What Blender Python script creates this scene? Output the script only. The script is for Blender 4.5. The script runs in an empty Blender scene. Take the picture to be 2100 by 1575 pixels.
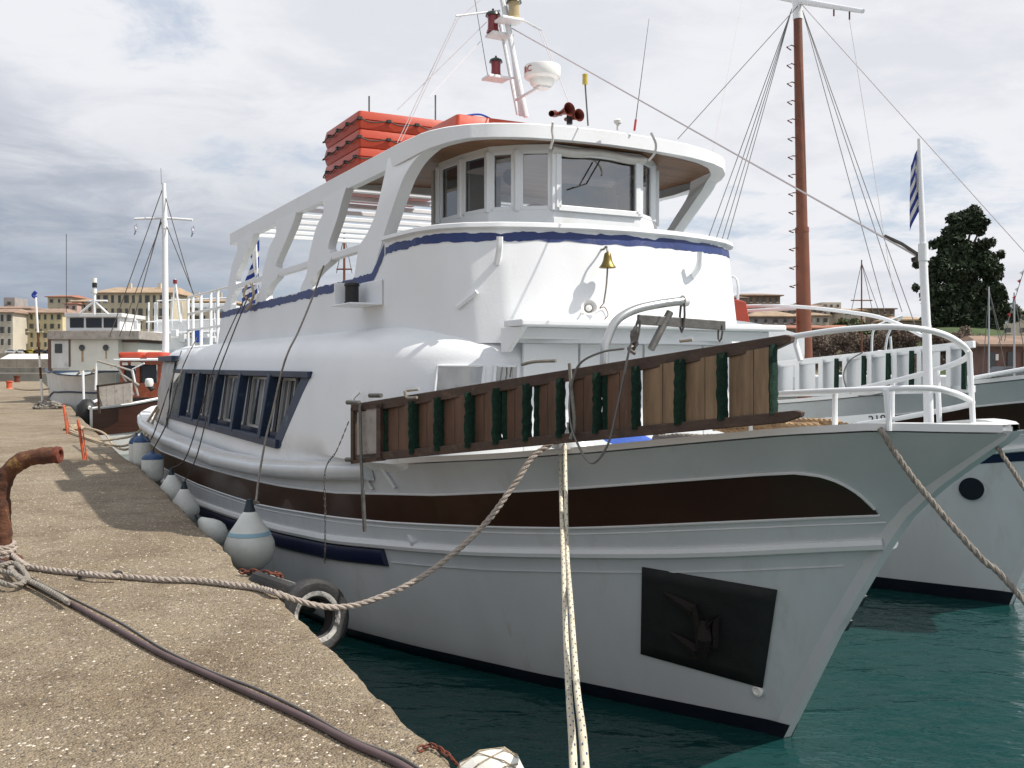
import bpy, math, random
import numpy as np
from mathutils import Vector, Matrix
random.seed(7)
scene = bpy.context.scene
COL = scene.collection
# ------------------------------------------------------------------ camera, sky, sun, exposure
F = 2040.0; CX = 1050.0; CY = 787.5; HZ = 750.0          # photograph 2100 x 1575
QZ = 1.2; EYE = QZ + 1.6
PT = math.atan((CY - HZ) / F)
cd = bpy.data.cameras.new('camera'); cam = bpy.data.objects.new('camera', cd); COL.objects.link(cam)
cd.sensor_width = 36; cd.lens = 36 * F / 2100; cd.clip_start = .05; cd.clip_end = 6000
cam.location = (0, 0, EYE); cam.rotation_euler = (math.pi / 2 - PT, 0, 0)
scene.camera = cam
SUN_EL = math.radians(50); SUN_AZ = math.radians(-8)      # from +X, a little from the camera's side
SD = Vector((math.cos(SUN_EL) * math.cos(SUN_AZ), math.cos(SUN_EL) * math.sin(SUN_AZ), math.sin(SUN_EL)))
sl = bpy.data.lights.new('sun', 'SUN'); sl.energy = 5.0; sl.angle = math.radians(.55); sl.color = (1, .94, .85)
so = bpy.data.objects.new('sun', sl); COL.objects.link(so)
so.rotation_euler = SD.to_track_quat('Z', 'Y').to_euler()
scene.view_settings.view_transform = 'Standard'; scene.view_settings.look = 'None'
scene.view_settings.exposure = 0.1; scene.view_settings.gamma = 1

def world():
    w = bpy.data.worlds.new('World'); scene.world = w; w.use_nodes = True
    n = w.node_tree.nodes; l = w.node_tree.links; n.clear()
    out = n.new('ShaderNodeOutputWorld'); bg = n.new('ShaderNodeBackground'); bg.inputs[1].default_value = .1
    sky = n.new('ShaderNodeTexSky'); sky.sky_type = 'NISHITA'; sky.sun_disc = False
    sky.sun_elevation = SUN_EL; sky.sun_rotation = math.pi / 2 - SUN_AZ
    tc = n.new('ShaderNodeTexCoord'); sp = n.new('ShaderNodeSeparateXYZ'); l.new(tc.outputs['Generated'], sp.inputs[0])
    def ma(op, a, b=None, c=None, clamp=False):
        m = n.new('ShaderNodeMath'); m.operation = op; m.use_clamp = clamp
        for i, x in enumerate((a, b, c)):
            if x is None: continue
            if isinstance(x, (int, float)): m.inputs[i].default_value = x
            else: l.new(x, m.inputs[i])
        return m.outputs[0]
    def ramp(x, a, b):
        m = n.new('ShaderNodeMapRange'); m.interpolation_type = 'SMOOTHSTEP'
        l.new(x, m.inputs[0]); m.inputs[1].default_value = a; m.inputs[2].default_value = b; return m.outputs[0]
    z = ma('MAXIMUM', sp.outputs[2], 0.0); zz = ma('ADD', z, .16)
    cv = n.new('ShaderNodeCombineXYZ'); l.new(ma('DIVIDE', sp.outputs[0], zz), cv.inputs[0]); l.new(ma('DIVIDE', sp.outputs[1], zz), cv.inputs[1])
    def noise(sc, det, rough, dist=0., off=0):
        t = n.new('ShaderNodeTexNoise'); t.inputs['Scale'].default_value = sc; t.inputs['Detail'].default_value = det
        t.inputs['Roughness'].default_value = rough; t.inputs['Distortion'].default_value = dist
        mp = n.new('ShaderNodeMapping'); mp.inputs[1].default_value = (off, off * .7, off * .3); l.new(cv.outputs[0], mp.inputs[0])
        l.new(mp.outputs[0], t.inputs['Vector']); return t.outputs[0]
    big = noise(.8, 3, .5, .3, 3.1); fine = noise(2.6, 10, .62, .5, 9.7); wisp = noise(6.5, 8, .65, .3, 15.2)
    den = ma('ADD', ma('ADD', ma('MULTIPLY', big, .55), ma('MULTIPLY', fine, .33)), ma('MULTIPLY', wisp, .12))
    az = ma('MULTIPLY', sp.outputs[0], -1.0)
    # low western rain bank; its height beyond the frame is added to dim walls
    zb = ma('SUBTRACT', ma('SUBTRACT', z, ma('MULTIPLY', ramp(az, .3, 1.0), .16)), ma('MULTIPLY', ma('SUBTRACT', fine, .5), .15))
    bank = ma('MULTIPLY', ramp(az, -.18, .40), ma('SUBTRACT', 1.0, ramp(zb, .06, .27)))
    bank = ma('MULTIPLY', bank, ma('MULTIPLY_ADD', ramp(fine, .3, .65), .22, .80), clamp=True)
    def rgb(c):
        r = n.new('ShaderNodeRGB'); r.outputs[0].default_value = (*c, 1); return r.outputs[0]
    def mix(fac, a, b):
        m = n.new('ShaderNodeMix'); m.data_type = 'RGBA'
        if isinstance(fac, float): m.inputs[0].default_value = fac
        else: l.new(fac, m.inputs[0])
        l.new(a, m.inputs[6]); l.new(b, m.inputs[7]); return m.outputs[2]
    gap = mix(.72, sky.outputs[0], rgb((6.2, 6.85, 7.9)))
    c = mix(ramp(den, .40, .50), gap, rgb((8.1, 8.2, 8.55)))
    c = mix(ma('MULTIPLY', ramp(den, .51, .62), .62), c, rgb((6.4, 6.6, 7.3)))
    c = mix(ma('MULTIPLY', bank, .76), c, rgb((2.0, 2.6, 3.5)))
    l.new(c, bg.inputs[0]); l.new(bg.outputs[0], out.inputs[0])
world()

# ------------------------------------------------------------------ pixel <-> place
def ray(x, y):
    a = (x - CX) / F; b = (CY - y) / F
    return np.array([a, math.cos(PT) + b * math.sin(PT), -math.sin(PT) + b * math.cos(PT)])
C0 = np.array([0, 0, EYE])
def onz(x, y, z):
    r = ray(x, y); return C0 + r * ((z - EYE) / r[2])
def at(x, y, d):
    r = ray(x, y); return C0 + r * (d / r[1])
TH = math.radians(28)
U = np.array([-math.sin(TH), math.cos(TH), 0]); V = np.array([math.cos(TH), math.sin(TH), 0])
O1 = onz(1600, 1505, 0)
def toB(P):
    d = P - O1; return np.array([d @ U, d @ V, d[2]])
def onp(x, y, p):
    r = ray(x, y); return toB(C0 + r * ((p - (C0 - O1) @ V) / (r @ V)))
def ons(x, y, s):
    r = ray(x, y); return toB(C0 + r * ((s - (C0 - O1) @ U) / (r @ U)))
def W(s, p, z): return O1 + s * U + p * V + np.array([0, 0, z])

# ------------------------------------------------------------------ helpers
def tag(o, label=None, cat=None, group=None, kind=None):
    if label: o['label'] = label
    if cat: o['category'] = cat
    if group: o['group'] = group
    if kind: o['kind'] = kind
    return o
def thing(name, label, cat, loc=(0, 0, 0), rotz=0, group=None):
    o = bpy.data.objects.new(name, None); COL.objects.link(o); o.location = tuple(loc); o.rotation_euler = (0, 0, rotz)
    o.empty_display_size = .2
    return tag(o, label, cat, group)
class MB:
    def __init__(s): s.v = []; s.f = []; s.m = []; s.mi = 0
    def _add(s, vs, fs):
        b = len(s.v); s.v += [tuple(map(float, x)) for x in vs]
        for q in fs: s.f.append([b + i for i in q]); s.m.append(s.mi)
    def box(s, c, size, R=None):
        hx, hy, hz = (a / 2 for a in size); vs = []
        for x in (-hx, hx):
            for y in (-hy, hy):
                for z in (-hz, hz):
                    p = Vector((x, y, z))
                    if R is not None: p = R @ p
                    vs.append((c[0] + p.x, c[1] + p.y, c[2] + p.z))
        s._add(vs, [(0, 1, 3, 2), (4, 6, 7, 5), (0, 4, 5, 1), (2, 3, 7, 6), (0, 2, 6, 4), (1, 5, 7, 3)]); return s
    def hexa(s, a, b):        # two quads a, b (4 points each) joined
        s._add(list(a) + list(b), [(3, 2, 1, 0), (4, 5, 6, 7), (0, 1, 5, 4), (1, 2, 6, 5), (2, 3, 7, 6), (3, 0, 4, 7)]); return s
    def prism(s, poly, off):  # polygon points, extruded by vector
        n = len(poly); o = np.array(off); a = [np.array(p, float) for p in poly]
        s._add(a + [p + o for p in a], [tuple(range(n))[::-1], tuple(range(n, 2 * n))] + [(i, (i + 1) % n, n + (i + 1) % n, n + i) for i in range(n)]); return s
    def beam(s, a, b, w, h, up=(0, 0, 1)):
        a = Vector(tuple(map(float, a))); b = Vector(tuple(map(float, b))); d = (b - a).normalized(); up = Vector(up)
        x = d.cross(up)
        if x.length < 1e-4: x = d.cross(Vector((1, 0, 0)))
        x.normalize(); y = x.cross(d).normalized(); x *= w / 2; y *= h / 2
        s.hexa([a - x - y, a + x - y, a + x + y, a - x + y], [b - x - y, b + x - y, b + x + y, b - x + y]); return s
    def tube(s, pts, r, n=8, caps=True, closed=False):
        P = [Vector(tuple(map(float, p))) for p in pts]; k = len(P)
        rr = list(r) if hasattr(r, '__len__') else [r] * k
        vs = []; prev = None
        for i in range(k):
            if closed: d = P[(i + 1) % k] - P[i - 1]
            else: d = P[min(i + 1, k - 1)] - P[max(i - 1, 0)]
            if d.length < 1e-9: d = Vector((0, 0, 1))
            d.normalize()
            if prev is None:
                x = d.cross(Vector((0, 0, 1)))
                if x.length < .05: x = d.cross(Vector((1, 0, 0)))
            else:
                x = prev - d * prev.dot(d)
                if x.length < 1e-6: x = d.cross(Vector((0, 0, 1)))
            x.normalize(); prev = x; y = d.cross(x)
            for j in range(n):
                a = 2 * math.pi * j / n; vs.append(P[i] + (x * math.cos(a) + y * math.sin(a)) * rr[i])
        fs = []
        for i in range(k if closed else k - 1):
            for j in range(n):
                a = i * n; b = ((i + 1) % k) * n
                fs.append((a + j, a + (j + 1) % n, b + (j + 1) % n, b + j))
        if caps and not closed: fs += [tuple(range(n))[::-1], tuple(range((k - 1) * n, k * n))]
        s._add(vs, fs); return s
    def lathe(s, prof, c=(0, 0, 0), M=None, n=20):
        vs = []; fs = []; k = len(prof)
        for r, z in prof:
            for j in range(n):
                a = 2 * math.pi * j / n; p = Vector((r * math.cos(a), r * math.sin(a), z))
                if M is not None: p = M @ p
                vs.append((c[0] + p.x, c[1] + p.y, c[2] + p.z))
        for i in range(k - 1):
            for j in range(n): fs.append((i * n + j, i * n + (j + 1) % n, (i + 1) * n + (j + 1) % n, (i + 1) * n + j))
        fs += [tuple(range(n))[::-1], tuple(range((k - 1) * n, k * n))]
        s._add(vs, fs); return s
    def grid(s, rows, flip=False, close=False):
        nr = len(rows); nc = len(rows[0]); fs = []
        for i in range(nr - 1):
            for j in range(nc if close else nc - 1):
                a, b = i * nc + j, i * nc + (j + 1) % nc; c, d = (i + 1) * nc + (j + 1) % nc, (i + 1) * nc + j
                fs.append((d, c, b, a) if flip else (a, b, c, d))
        s._add([p for r in rows for p in r], fs); return s
    def build(s, name, mat, parent=None, smooth=False, bevel=0, origin=None, auto=None, rel=None):
        vs = s.v
        if rel is not None: parent = rel; L_ = rel.location; vs = [(a - L_[0], b - L_[1], c - L_[2]) for a, b, c in vs]
        if origin is not None: vs = [(a - origin[0], b - origin[1], c - origin[2]) for a, b, c in vs]
        me = bpy.data.meshes.new(name); me.from_pydata(vs, [], s.f)
        mats = mat if isinstance(mat, (list, tuple)) else [mat]
        for m in mats: me.materials.append(MT[m])
        if len(mats) > 1: me.polygons.foreach_set('material_index', s.m)
        me.update()
        o = bpy.data.objects.new(name, me); COL.objects.link(o)
        if origin is not None: o.location = tuple(map(float, origin))
        if parent is not None: o.parent = parent
        if smooth:
            me.polygons.foreach_set('use_smooth', [True] * len(me.polygons))
            if auto is None or auto: me.set_sharp_from_angle(angle=math.radians(auto or 40))
        if bevel:
            b = o.modifiers.new('bevel', 'BEVEL'); b.width = bevel; b.segments = 2; b.limit_method = 'ANGLE'
        return o
def spline(pts, n=8):
    P = [np.array(p, float) for p in pts]; out = []
    Q = [2 * P[0] - P[1]] + P + [2 * P[-1] - P[-2]]
    for i in range(1, len(Q) - 2):
        a, b, c, d = Q[i - 1], Q[i], Q[i + 1], Q[i + 2]
        for k in range(n):
            t = k / n
            out.append(.5 * (2 * b + (c - a) * t + (2 * a - 5 * b + 4 * c - d) * t * t + (3 * b - a - 3 * c + d) * t ** 3))
    out.append(P[-1]); return out
def resample(pts, step):
    P = np.array(pts, float); L = np.r_[0, np.cumsum(np.linalg.norm(np.diff(P, axis=0), axis=1))]
    k = max(2, int(L[-1] / step)); t = np.linspace(0, L[-1], k)
    return np.c_[[np.interp(t, L, P[:, i]) for i in range(3)]].T, t
def rope_mb(pts, r, pitch=None, step=None, mb=None, n=6):
    mb = mb or MB(); pitch = pitch or r * 7
    P, t = resample(spline(pts, 10), step or pitch / 9)
    T = np.gradient(P, axis=0); T /= np.linalg.norm(T, axis=1)[:, None] + 1e-9
    ref = np.array([.13, .21, .97]); X = np.cross(T, ref); X /= np.linalg.norm(X, axis=1)[:, None] + 1e-9; Y = np.cross(T, X)
    for k in range(3):
        a = 2 * math.pi * (t / pitch + k / 3)
        mb.tube(P + (X * np.cos(a)[:, None] + Y * np.sin(a)[:, None]) * r * .5, r * .56, n=n)
    return mb
def copy_tree(o, parent=None):
    c = o.copy(); COL.objects.link(c); c.parent = parent
    for ch in o.children: copy_tree(ch, c)
    return c
def text_mesh(name, body, mat, size, M, parent=None, depth=.002):
    cu = bpy.data.curves.new(name, 'FONT'); cu.body = body; cu.size = size; cu.extrude = depth; cu.align_x = 'CENTER'; cu.align_y = 'CENTER'
    t = bpy.data.objects.new(name + '_tmp', cu); COL.objects.link(t)
    dg = bpy.context.evaluated_depsgraph_get(); me = bpy.data.meshes.new_from_object(t.evaluated_get(dg))
    COL.objects.unlink(t); bpy.data.objects.remove(t)
    me.materials.clear(); me.materials.append(MT[mat]); me.name = name
    o = bpy.data.objects.new(name, me); COL.objects.link(o); o.matrix_world = M
    if parent: o.parent = parent; o.matrix_local = M
    return o

# ------------------------------------------------------------------ materials
MT = {}
def mat(name, col, rough=.5, metal=0., var=(0, 0, 1), bump=(0, 0), stain=None, spec=.5, stretch=(1, 1, 1), coat=0):
    m = bpy.data.materials.new(name); m.use_nodes = True; MT[name] = m
    n = m.node_tree.nodes; l = m.node_tree.links; b = n['Principled BSDF']
    b.inputs['Base Color'].default_value = (*col, 1); b.inputs['Roughness'].default_value = rough; b.inputs['Metallic'].default_value = metal
    b.inputs['Specular IOR Level'].default_value = spec; b.inputs['Coat Weight'].default_value = coat
    tc = n.new('ShaderNodeTexCoord'); mp = n.new('ShaderNodeMapping'); mp.inputs[3].default_value = stretch; l.new(tc.outputs['Object'], mp.inputs[0])
    def noise(sc, det=5, rg=.6):
        t = n.new('ShaderNodeTexNoise'); t.inputs['Scale'].default_value = sc; t.inputs['Detail'].default_value = det; t.inputs['Roughness'].default_value = rg
        l.new(mp.outputs[0], t.inputs['Vector']); return t.outputs[0]
    cur = None
    def mixc(fac, a, bcol, mode='MIX'):
        x = n.new('ShaderNodeMix'); x.data_type = 'RGBA'; x.blend_type = mode
        if hasattr(fac, 'default_value') or not isinstance(fac, float): l.new(fac, x.inputs[0])
        else: x.inputs[0].default_value = fac
        for i, c in ((6, a), (7, bcol)):
            if isinstance(c, tuple): x.inputs[i].default_value = (*c, 1)
            else: l.new(c, x.inputs[i])
        return x.outputs[2]
    def rng(x, a, b_, c=0., d=1.):
        r = n.new('ShaderNodeMapRange'); l.new(x, r.inputs[0]); r.inputs[1].default_value = a; r.inputs[2].default_value = b_; r.inputs[3].default_value = c; r.inputs[4].default_value = d; return r.outputs[0]
    cur = col
    if var[0]:
        k = var[1]; dark = tuple(max(0, c * (1 - k)) for c in col); lite = tuple(min(1, c * (1 + k)) for c in col)
        cur = mixc(rng(noise(var[0]), .3, .7), dark, lite)
    if stain:
        for (scol, sc, lo, hi) in stain:
            cur = mixc(rng(noise(sc, 8, .65), lo, hi), cur, scol)
    if not isinstance(cur, tuple): l.new(cur, b.inputs['Base Color'])
    if bump[0]:
        bp = n.new('ShaderNodeBump'); bp.inputs['Strength'].default_value = bump[1]; bp.inputs['Distance'].default_value = .02
        l.new(noise(bump[0]), bp.inputs['Height']); l.new(bp.outputs[0], b.inputs['Normal'])
    return m
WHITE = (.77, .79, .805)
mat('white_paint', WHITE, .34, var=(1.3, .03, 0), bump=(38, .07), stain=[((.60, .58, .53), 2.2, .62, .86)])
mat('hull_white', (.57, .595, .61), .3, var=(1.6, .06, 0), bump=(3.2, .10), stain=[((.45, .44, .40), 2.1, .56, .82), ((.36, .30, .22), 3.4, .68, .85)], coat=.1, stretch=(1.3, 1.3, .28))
mat('trim_white', (.68, .69, .69), .35, var=(2, .05, 0), bump=(14, .08), stain=[((.5, .48, .43), 2.6, .60, .88)])
mat('white_old', (.66, .66, .64), .5, var=(2, .1, 0), bump=(20, .15), stain=[((.38, .30, .22), 2.4, .58, .8)])
mat('cream_paint', (.70, .68, .60), .5, var=(2, .08, 0), stain=[((.42, .24, .10), 2.0, .60, .85)])
mat('blue_paint', (.014, .034, .15), .45, var=(3, .2, 0), bump=(25, .2))
mat('frame_blue', (.012, .028, .062), .5, var=(4, .2, 0), bump=(25, .2), stain=[((.16, .20, .26), 5, .6, .85)])
mat('navy_paint', (.008, .013, .045), .4, var=(3, .2, 0), bump=(9, .15), stain=[((.05, .06, .08), 4, .6, .9)])
mat('boot_black', (.006, .008, .016), .35, var=(2, .3, 0))
mat('band_brown', (.040, .015, .008), .35, var=(2.5, .15, 0), bump=(5, .06), stain=[((.085, .05, .035), 1.6, .62, .95)], coat=.15)
mat('plate_black', (.0105, .0115, .0115), .75, var=(5, .4, 0), bump=(14, .25))
mat('anchor_black', (.020, .017, .015), .8, bump=(40, .4), spec=.2)
mat('deck_grey', (.30, .33, .33), .7, var=(4, .15, 0))
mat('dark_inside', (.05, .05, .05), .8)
mat('cabin_inside', (.42, .40, .36), .8, var=(2, .2, 0))
mat('soffit_wood', (.25, .125, .062), .5, var=(1.2, .3, 0), stretch=(8, .6, 1), bump=(6, .1))
mat('wood_tread', (.105, .056, .034), .6, var=(2.2, .4, 0), stretch=(3, 3, .8), bump=(14, .25), stain=[((.30, .19, .11), 3.5, .62, .85)])
mat('wood_pale', (.235, .155, .09), .65, var=(3, .35, 0), stretch=(5, 5, .7), bump=(12, .25), stain=[((.10, .055, .03), 5, .64, .78)])
mat('wood_rail', (.058, .033, .022), .55, var=(3, .35, 0), stretch=(1, 4, 4), bump=(14, .3), stain=[((.15, .095, .06), 4, .56, .8)])
mat('green_carpet', (.002, .030, .016), .95, var=(40, .6, 0), bump=(120, .9))
mat('grey_board', (.33, .30, .27), .7, var=(5, .2, 0), bump=(20, .3), stain=[((.13, .09, .07), 6, .55, .75)])
mat('steel', (.55, .55, .53), .28, 1, var=(6, .1, 0), bump=(30, .05))
mat('steel_dull', (.15, .145, .135), .5, .6, var=(10, .3, 0), bump=(40, .2))
mat('chain_metal', (.12, .11, .10), .5, .7, var=(20, .3, 0))
mat('galv', (.5, .5, .5), .4, .5)
mat('brass', (.20, .15, .045), .42, .8, var=(8, .3, 0))
mat('orange', (.43, .050, .020), .42, var=(1.6, .12, 0), bump=(8, .1), stain=[((.42, .05, .02), 3, .6, .85)])
mat('red_paint', (.50, .030, .022), .45, var=(3, .1, 0))
mat('red_lamp', (.20, .008, .012), .2, coat=.5)
mat('amber_lamp', (.42, .32, .16), .25, coat=.5)
mat('yellow_lamp', (.55, .42, .08), .3)
mat('lamp_top', (.012, .03, .025), .4)
mat('black_rubber', (.012, .012, .012), .55, var=(10, .3, 0), bump=(60, .2))
mat('tyre', (.016, .016, .016), .6, bump=(20, .4), stain=[((.28, .27, .26), 6, .62, .70)])
mat('tyre_white', (.40, .39, .37), .7, bump=(20, .4), stain=[((.02, .02, .02), 9, .46, .60)])
mat('horn_red', (.13, .022, .012), .45, .3, var=(10, .3, 0))
mat('plastic_white', (.78, .77, .74), .35)
mat('fender_white', (.66, .67, .62), .45, var=(5, .08, 0), bump=(9, .08), stain=[((.36, .36, .31), 4, .58, .9)])
mat('fender_blue', (.018, .06, .16), .5, var=(5, .2, 0))
mat('fender_band', (.26, .42, .50), .5)
mat('fender_grey', (.016, .03, .04), .6)
mat('rope_tan', (.42, .34, .24), .9, var=(30, .25, 0), bump=(160, .7))
mat('rope_grey', (.27, .245, .21), .9, var=(20, .25, 0), bump=(150, .7))
mat('rope_pink', (.42, .36, .31), .9, var=(14, .2, 0), bump=(150, .7))
mat('rope_white', (.66, .60, .46), .85, var=(9, .2, 0), bump=(150, .6), stain=[((.42, .28, .14), 14, .62, .74), ((.12, .12, .11), 2.2, .64, .70)])
mat('rope_fleck', (.035, .05, .16), .9)
mat('rope_dark', (.07, .063, .055), .9, var=(10, .3, 0))
mat('rope_brown', (.46, .31, .18), .9, var=(16, .3, 0), bump=(140, .7))
mat('wire', (.17, .165, .16), .5, .5)
mat('wire_light', (.55, .50, .50), .6)
mat('blue_rope', (.02, .05, .30), .8)
mat('tarp_blue', (.03, .09, .40), .6, bump=(12, .5))
mat('bucket_blue', (.05, .25, .62), .4)
mat('rust', (.095, .036, .018), .9, var=(7, .45, 0), bump=(16, 1.0), stain=[((.30, .18, .055), 7, .57, .70), ((.035, .016, .012), 5, .50, .62)])
mat('rust_yellow', (.34, .19, .05), .9, var=(9, .4, 0), bump=(18, 1.0), stain=[((.10, .035, .018), 7, .50, .64)])
mat('rust_dark', (.13, .035, .02), .9, var=(20, .5, 0))
mat('hose', (.105, .070, .072), .75, var=(4, .2, 0), bump=(30, .1))
mat('stake_orange', (.56, .10, .035), .6, var=(8, .25, 0), stain=[((.50, .42, .33), 9, .58, .7)])
mat('mast_brown', (.165, .052, .024), .45, var=(4, .2, 0), bump=(20, .1))
mat('varnish', (.27, .065, .026), .35, var=(4, .3, 0), stretch=(1, 1, 6), coat=.3)
mat('hull_varnish', (.050, .018, .011), .35, var=(3, .3, 0), stretch=(.4, .4, 6), coat=.2)
mat('flag_blue', (.018, .045, .25), .8, var=(9, .2, 0)); mat('flag_white', (.68, .67, .66), .8)
mat('text_black', (.015, .015, .02), .6); mat('text_red', (.35, .035, .04), .6)
mat('curtain', (.33, .31, .28), .9, var=(1.5, .35, 0), stretch=(6, 6, .3))
mat('curtain_white', (.20, .21, .21), .9, var=(1.5, .3, 0), stretch=(9, 9, .3))
mat('plastic_sheet', (.36, .34, .32), .35, var=(3, .25, 0), bump=(7, .8))
mat('canvas', (.62, .60, .57), .85, var=(4, .1, 0), bump=(9, .4))
mat('foil', (.7, .72, .74), .15, .9, bump=(12, .9))
mat('trunk', (.08, .055, .04), .9)
mat('leaf_dark', (.026, .044, .018), .75, var=(.6, .6, 0))
mat('leaf_green', (.09, .11, .045), .8, var=(.4, .4, 0)); mat('twig', (.165, .125, .10), .9, var=(.4, .35, 0)); mat('grass', (.055, .085, .028), .9, var=(.3, .3, 0))
mat('wall_yellow', (0.47, 0.42, 0.31), .9, var=(.15, .15, 0)); mat('wall_cream', (0.5, 0.46, 0.38), .9, var=(.2, .15, 0))
mat('wall_bright', (0.52, 0.45, 0.27), .9, var=(.2, .15, 0)); mat('wall_pink', (0.5, 0.34, 0.3), .9, var=(.2, .12, 0)); mat('wall_grey', (.30, .28, .27), .9, var=(.2, .2, 0))
mat('wall_brown', (.25, .18, .13), .9, var=(.3, .25, 0)); mat('wall_stone', (.24, .205, .17), .95, var=(.3, .3, 0), bump=(1, .4)); mat('wall_brick', (.17, .105, .085), .9, var=(.5, .3, 0))
mat('roof_tile', (.33, .24, .16), .9, var=(.4, .3, 0), bump=(2, .5)); mat('roof_brown', (.25, .17, .125), .9, var=(.4, .35, 0), bump=(2, .5)); mat('roof_red', (.30, .13, .085), .9, var=(.3, .2, 0))
mat('far_window', (.055, .06, .065), .35); mat('shutter', (.12, .11, .09), .7); mat('trim', (.50, .46, .40), .8); mat('awning', (.68, .66, .62), .8)
mat('car_dark', (.03, .035, .04), .3, coat=.6); mat('car_white', (.7, .7, .7), .3, coat=.6); mat('car_yellow', (.55, .42, .05), .35); mat('car_red', (.35, .04, .04), .3); mat('car_glass', (.02, .025, .03), .1)
mat('stone_quay', (.26, .23, .19), .95, var=(.4, .25, 0), bump=(2, .5)); mat('earth', (.20, .17, .12), .95, var=(.03, .3, 0)); mat('road', (.10, .10, .10), .9)
mat('float_white', (.66, .65, .60), .7, var=(6, .1, 0), bump=(12, .4), stain=[((.45, .18, .12), 9, .66, .74)])
def glass(name, tint, gloss=.12):
    m = bpy.data.materials.new(name); m.use_nodes = True; MT[name] = m; n = m.node_tree.nodes; l = m.node_tree.links; n.clear()
    o = n.new('ShaderNodeOutputMaterial'); t = n.new('ShaderNodeBsdfTransparent'); t.inputs[0].default_value = (*tint, 1)
    g = n.new('ShaderNodeBsdfGlossy'); g.inputs['Roughness'].default_value = .03; fr = n.new('ShaderNodeFresnel'); fr.inputs[0].default_value = 1.5
    a = n.new('ShaderNodeMath'); a.operation = 'ADD'; a.use_clamp = True; l.new(fr.outputs[0], a.inputs[0]); a.inputs[1].default_value = gloss
    mx = n.new('ShaderNodeMixShader'); l.new(a.outputs[0], mx.inputs[0]); l.new(t.outputs[0], mx.inputs[1]); l.new(g.outputs[0], mx.inputs[2]); l.new(mx.outputs[0], o.inputs[0])
glass('glass', (.78, .81, .80), .25); glass('glass_dark', (.30, .33, .33), .03)
def quay_mat():
    m = mat('quay', (.30, .24, .165), .92)
    n = m.node_tree.nodes; l = m.node_tree.links; b = n['Principled BSDF']
    tc = n.new('ShaderNodeTexCoord')
    def vor(sc):
        v = n.new('ShaderNodeTexVoronoi'); v.inputs['Scale'].default_value = sc; l.new(tc.outputs['Object'], v.inputs[0]); return v
    def noi(sc, d=6):
        v = n.new('ShaderNodeTexNoise'); v.inputs['Scale'].default_value = sc; v.inputs['Detail'].default_value = d; v.inputs['Roughness'].default_value = .65; l.new(tc.outputs['Object'], v.inputs[0]); return v.outputs[0]
    def ramp(x, st):
        r = n.new('ShaderNodeValToRGB'); l.new(x, r.inputs[0]); e = r.color_ramp.elements
        e[0].position, e[0].color = st[0][0], (*st[0][1], 1); e[1].position, e[1].color = st[-1][0], (*st[-1][1], 1)
        for p, c in st[1:-1]: x_ = e.new(p); x_.color = (*c, 1)
        return r.outputs[0]
    def mix(f, a, c, mode='MIX'):
        x = n.new('ShaderNodeMix'); x.data_type = 'RGBA'; x.blend_type = mode
        if isinstance(f, float): x.inputs[0].default_value = f
        else: l.new(f, x.inputs[0])
        l.new(a, x.inputs[6]); l.new(c, x.inputs[7]); return x.outputs[2]
    base = ramp(noi(1.3), [(.28, (.25, .21, .155)), (.5, (.33, .28, .21)), (.72, (.40, .35, .265))])
    v1 = vor(85.); cell = ramp(v1.outputs['Color'], [(0, (.07, .055, .04)), (.3, (.22, .175, .115)), (.62, (.31, .25, .165)), (.9, (.40, .33, .24)), (1, (.64, .58, .49))])
    c = mix(.62, base, cell)
    v2 = vor(30.); s2 = n.new('ShaderNodeSeparateColor'); l.new(v2.outputs['Color'], s2.inputs[0])
    fl = n.new('ShaderNodeMath'); fl.operation = 'GREATER_THAN'; l.new(s2.outputs[0], fl.inputs[0]); fl.inputs[1].default_value = .84
    fd = n.new('ShaderNodeMath'); fd.operation = 'LESS_THAN'; l.new(v2.outputs['Distance'], fd.inputs[0]); fd.inputs[1].default_value = .33
    fm = n.new('ShaderNodeMath'); fm.operation = 'MULTIPLY'; l.new(fl.outputs[0], fm.inputs[0]); l.new(fd.outputs[0], fm.inputs[1])
    w = ramp(s2.outputs[1], [(0, (.13, .12, .11)), (.28, (.22, .2, .19)), (.3, (.55, .49, .41)), (1, (.74, .69, .60))])
    c = mix(fm.outputs[0], c, w)
    st = ramp(noi(.55, 8), [(.40, (1, 1, 1)), (.66, (.68, .62, .56)), (.8, (.55, .5, .46))]); c = mix(.9, c, st, 'MULTIPLY')
    pit = ramp(noi(34, 4), [(.34, (.42, .38, .34)), (.46, (1, 1, 1)), (1, (1, 1, 1))]); c = mix(.85, c, pit, 'MULTIPLY')
    pat = ramp(noi(2.7, 9), [(.36, (.70, .66, .62)), (.5, (1, 1, 1)), (.66, (1.0, .97, .92))]); c = mix(.8, c, pat, 'MULTIPLY')
    rst = ramp(noi(.9, 5), [(.68, (1, 1, 1)), (.76, (.80, .55, .36)), (.9, (.7, .42, .25))]); c = mix(.6, c, rst, 'MULTIPLY')
    l.new(c, b.inputs['Base Color'])
    bp = n.new('ShaderNodeBump'); bp.inputs['Strength'].default_value = 1.0; bp.inputs['Distance'].default_value = .02
    ad = n.new('ShaderNodeMath'); ad.operation = 'MULTIPLY_ADD'; l.new(v1.outputs['Distance'], ad.inputs[0]); ad.inputs[1].default_value = -.6; l.new(noi(18), ad.inputs[2])
    l.new(ad.outputs[0], bp.inputs['Height']); l.new(bp.outputs[0], b.inputs['Normal'])
quay_mat()
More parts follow.
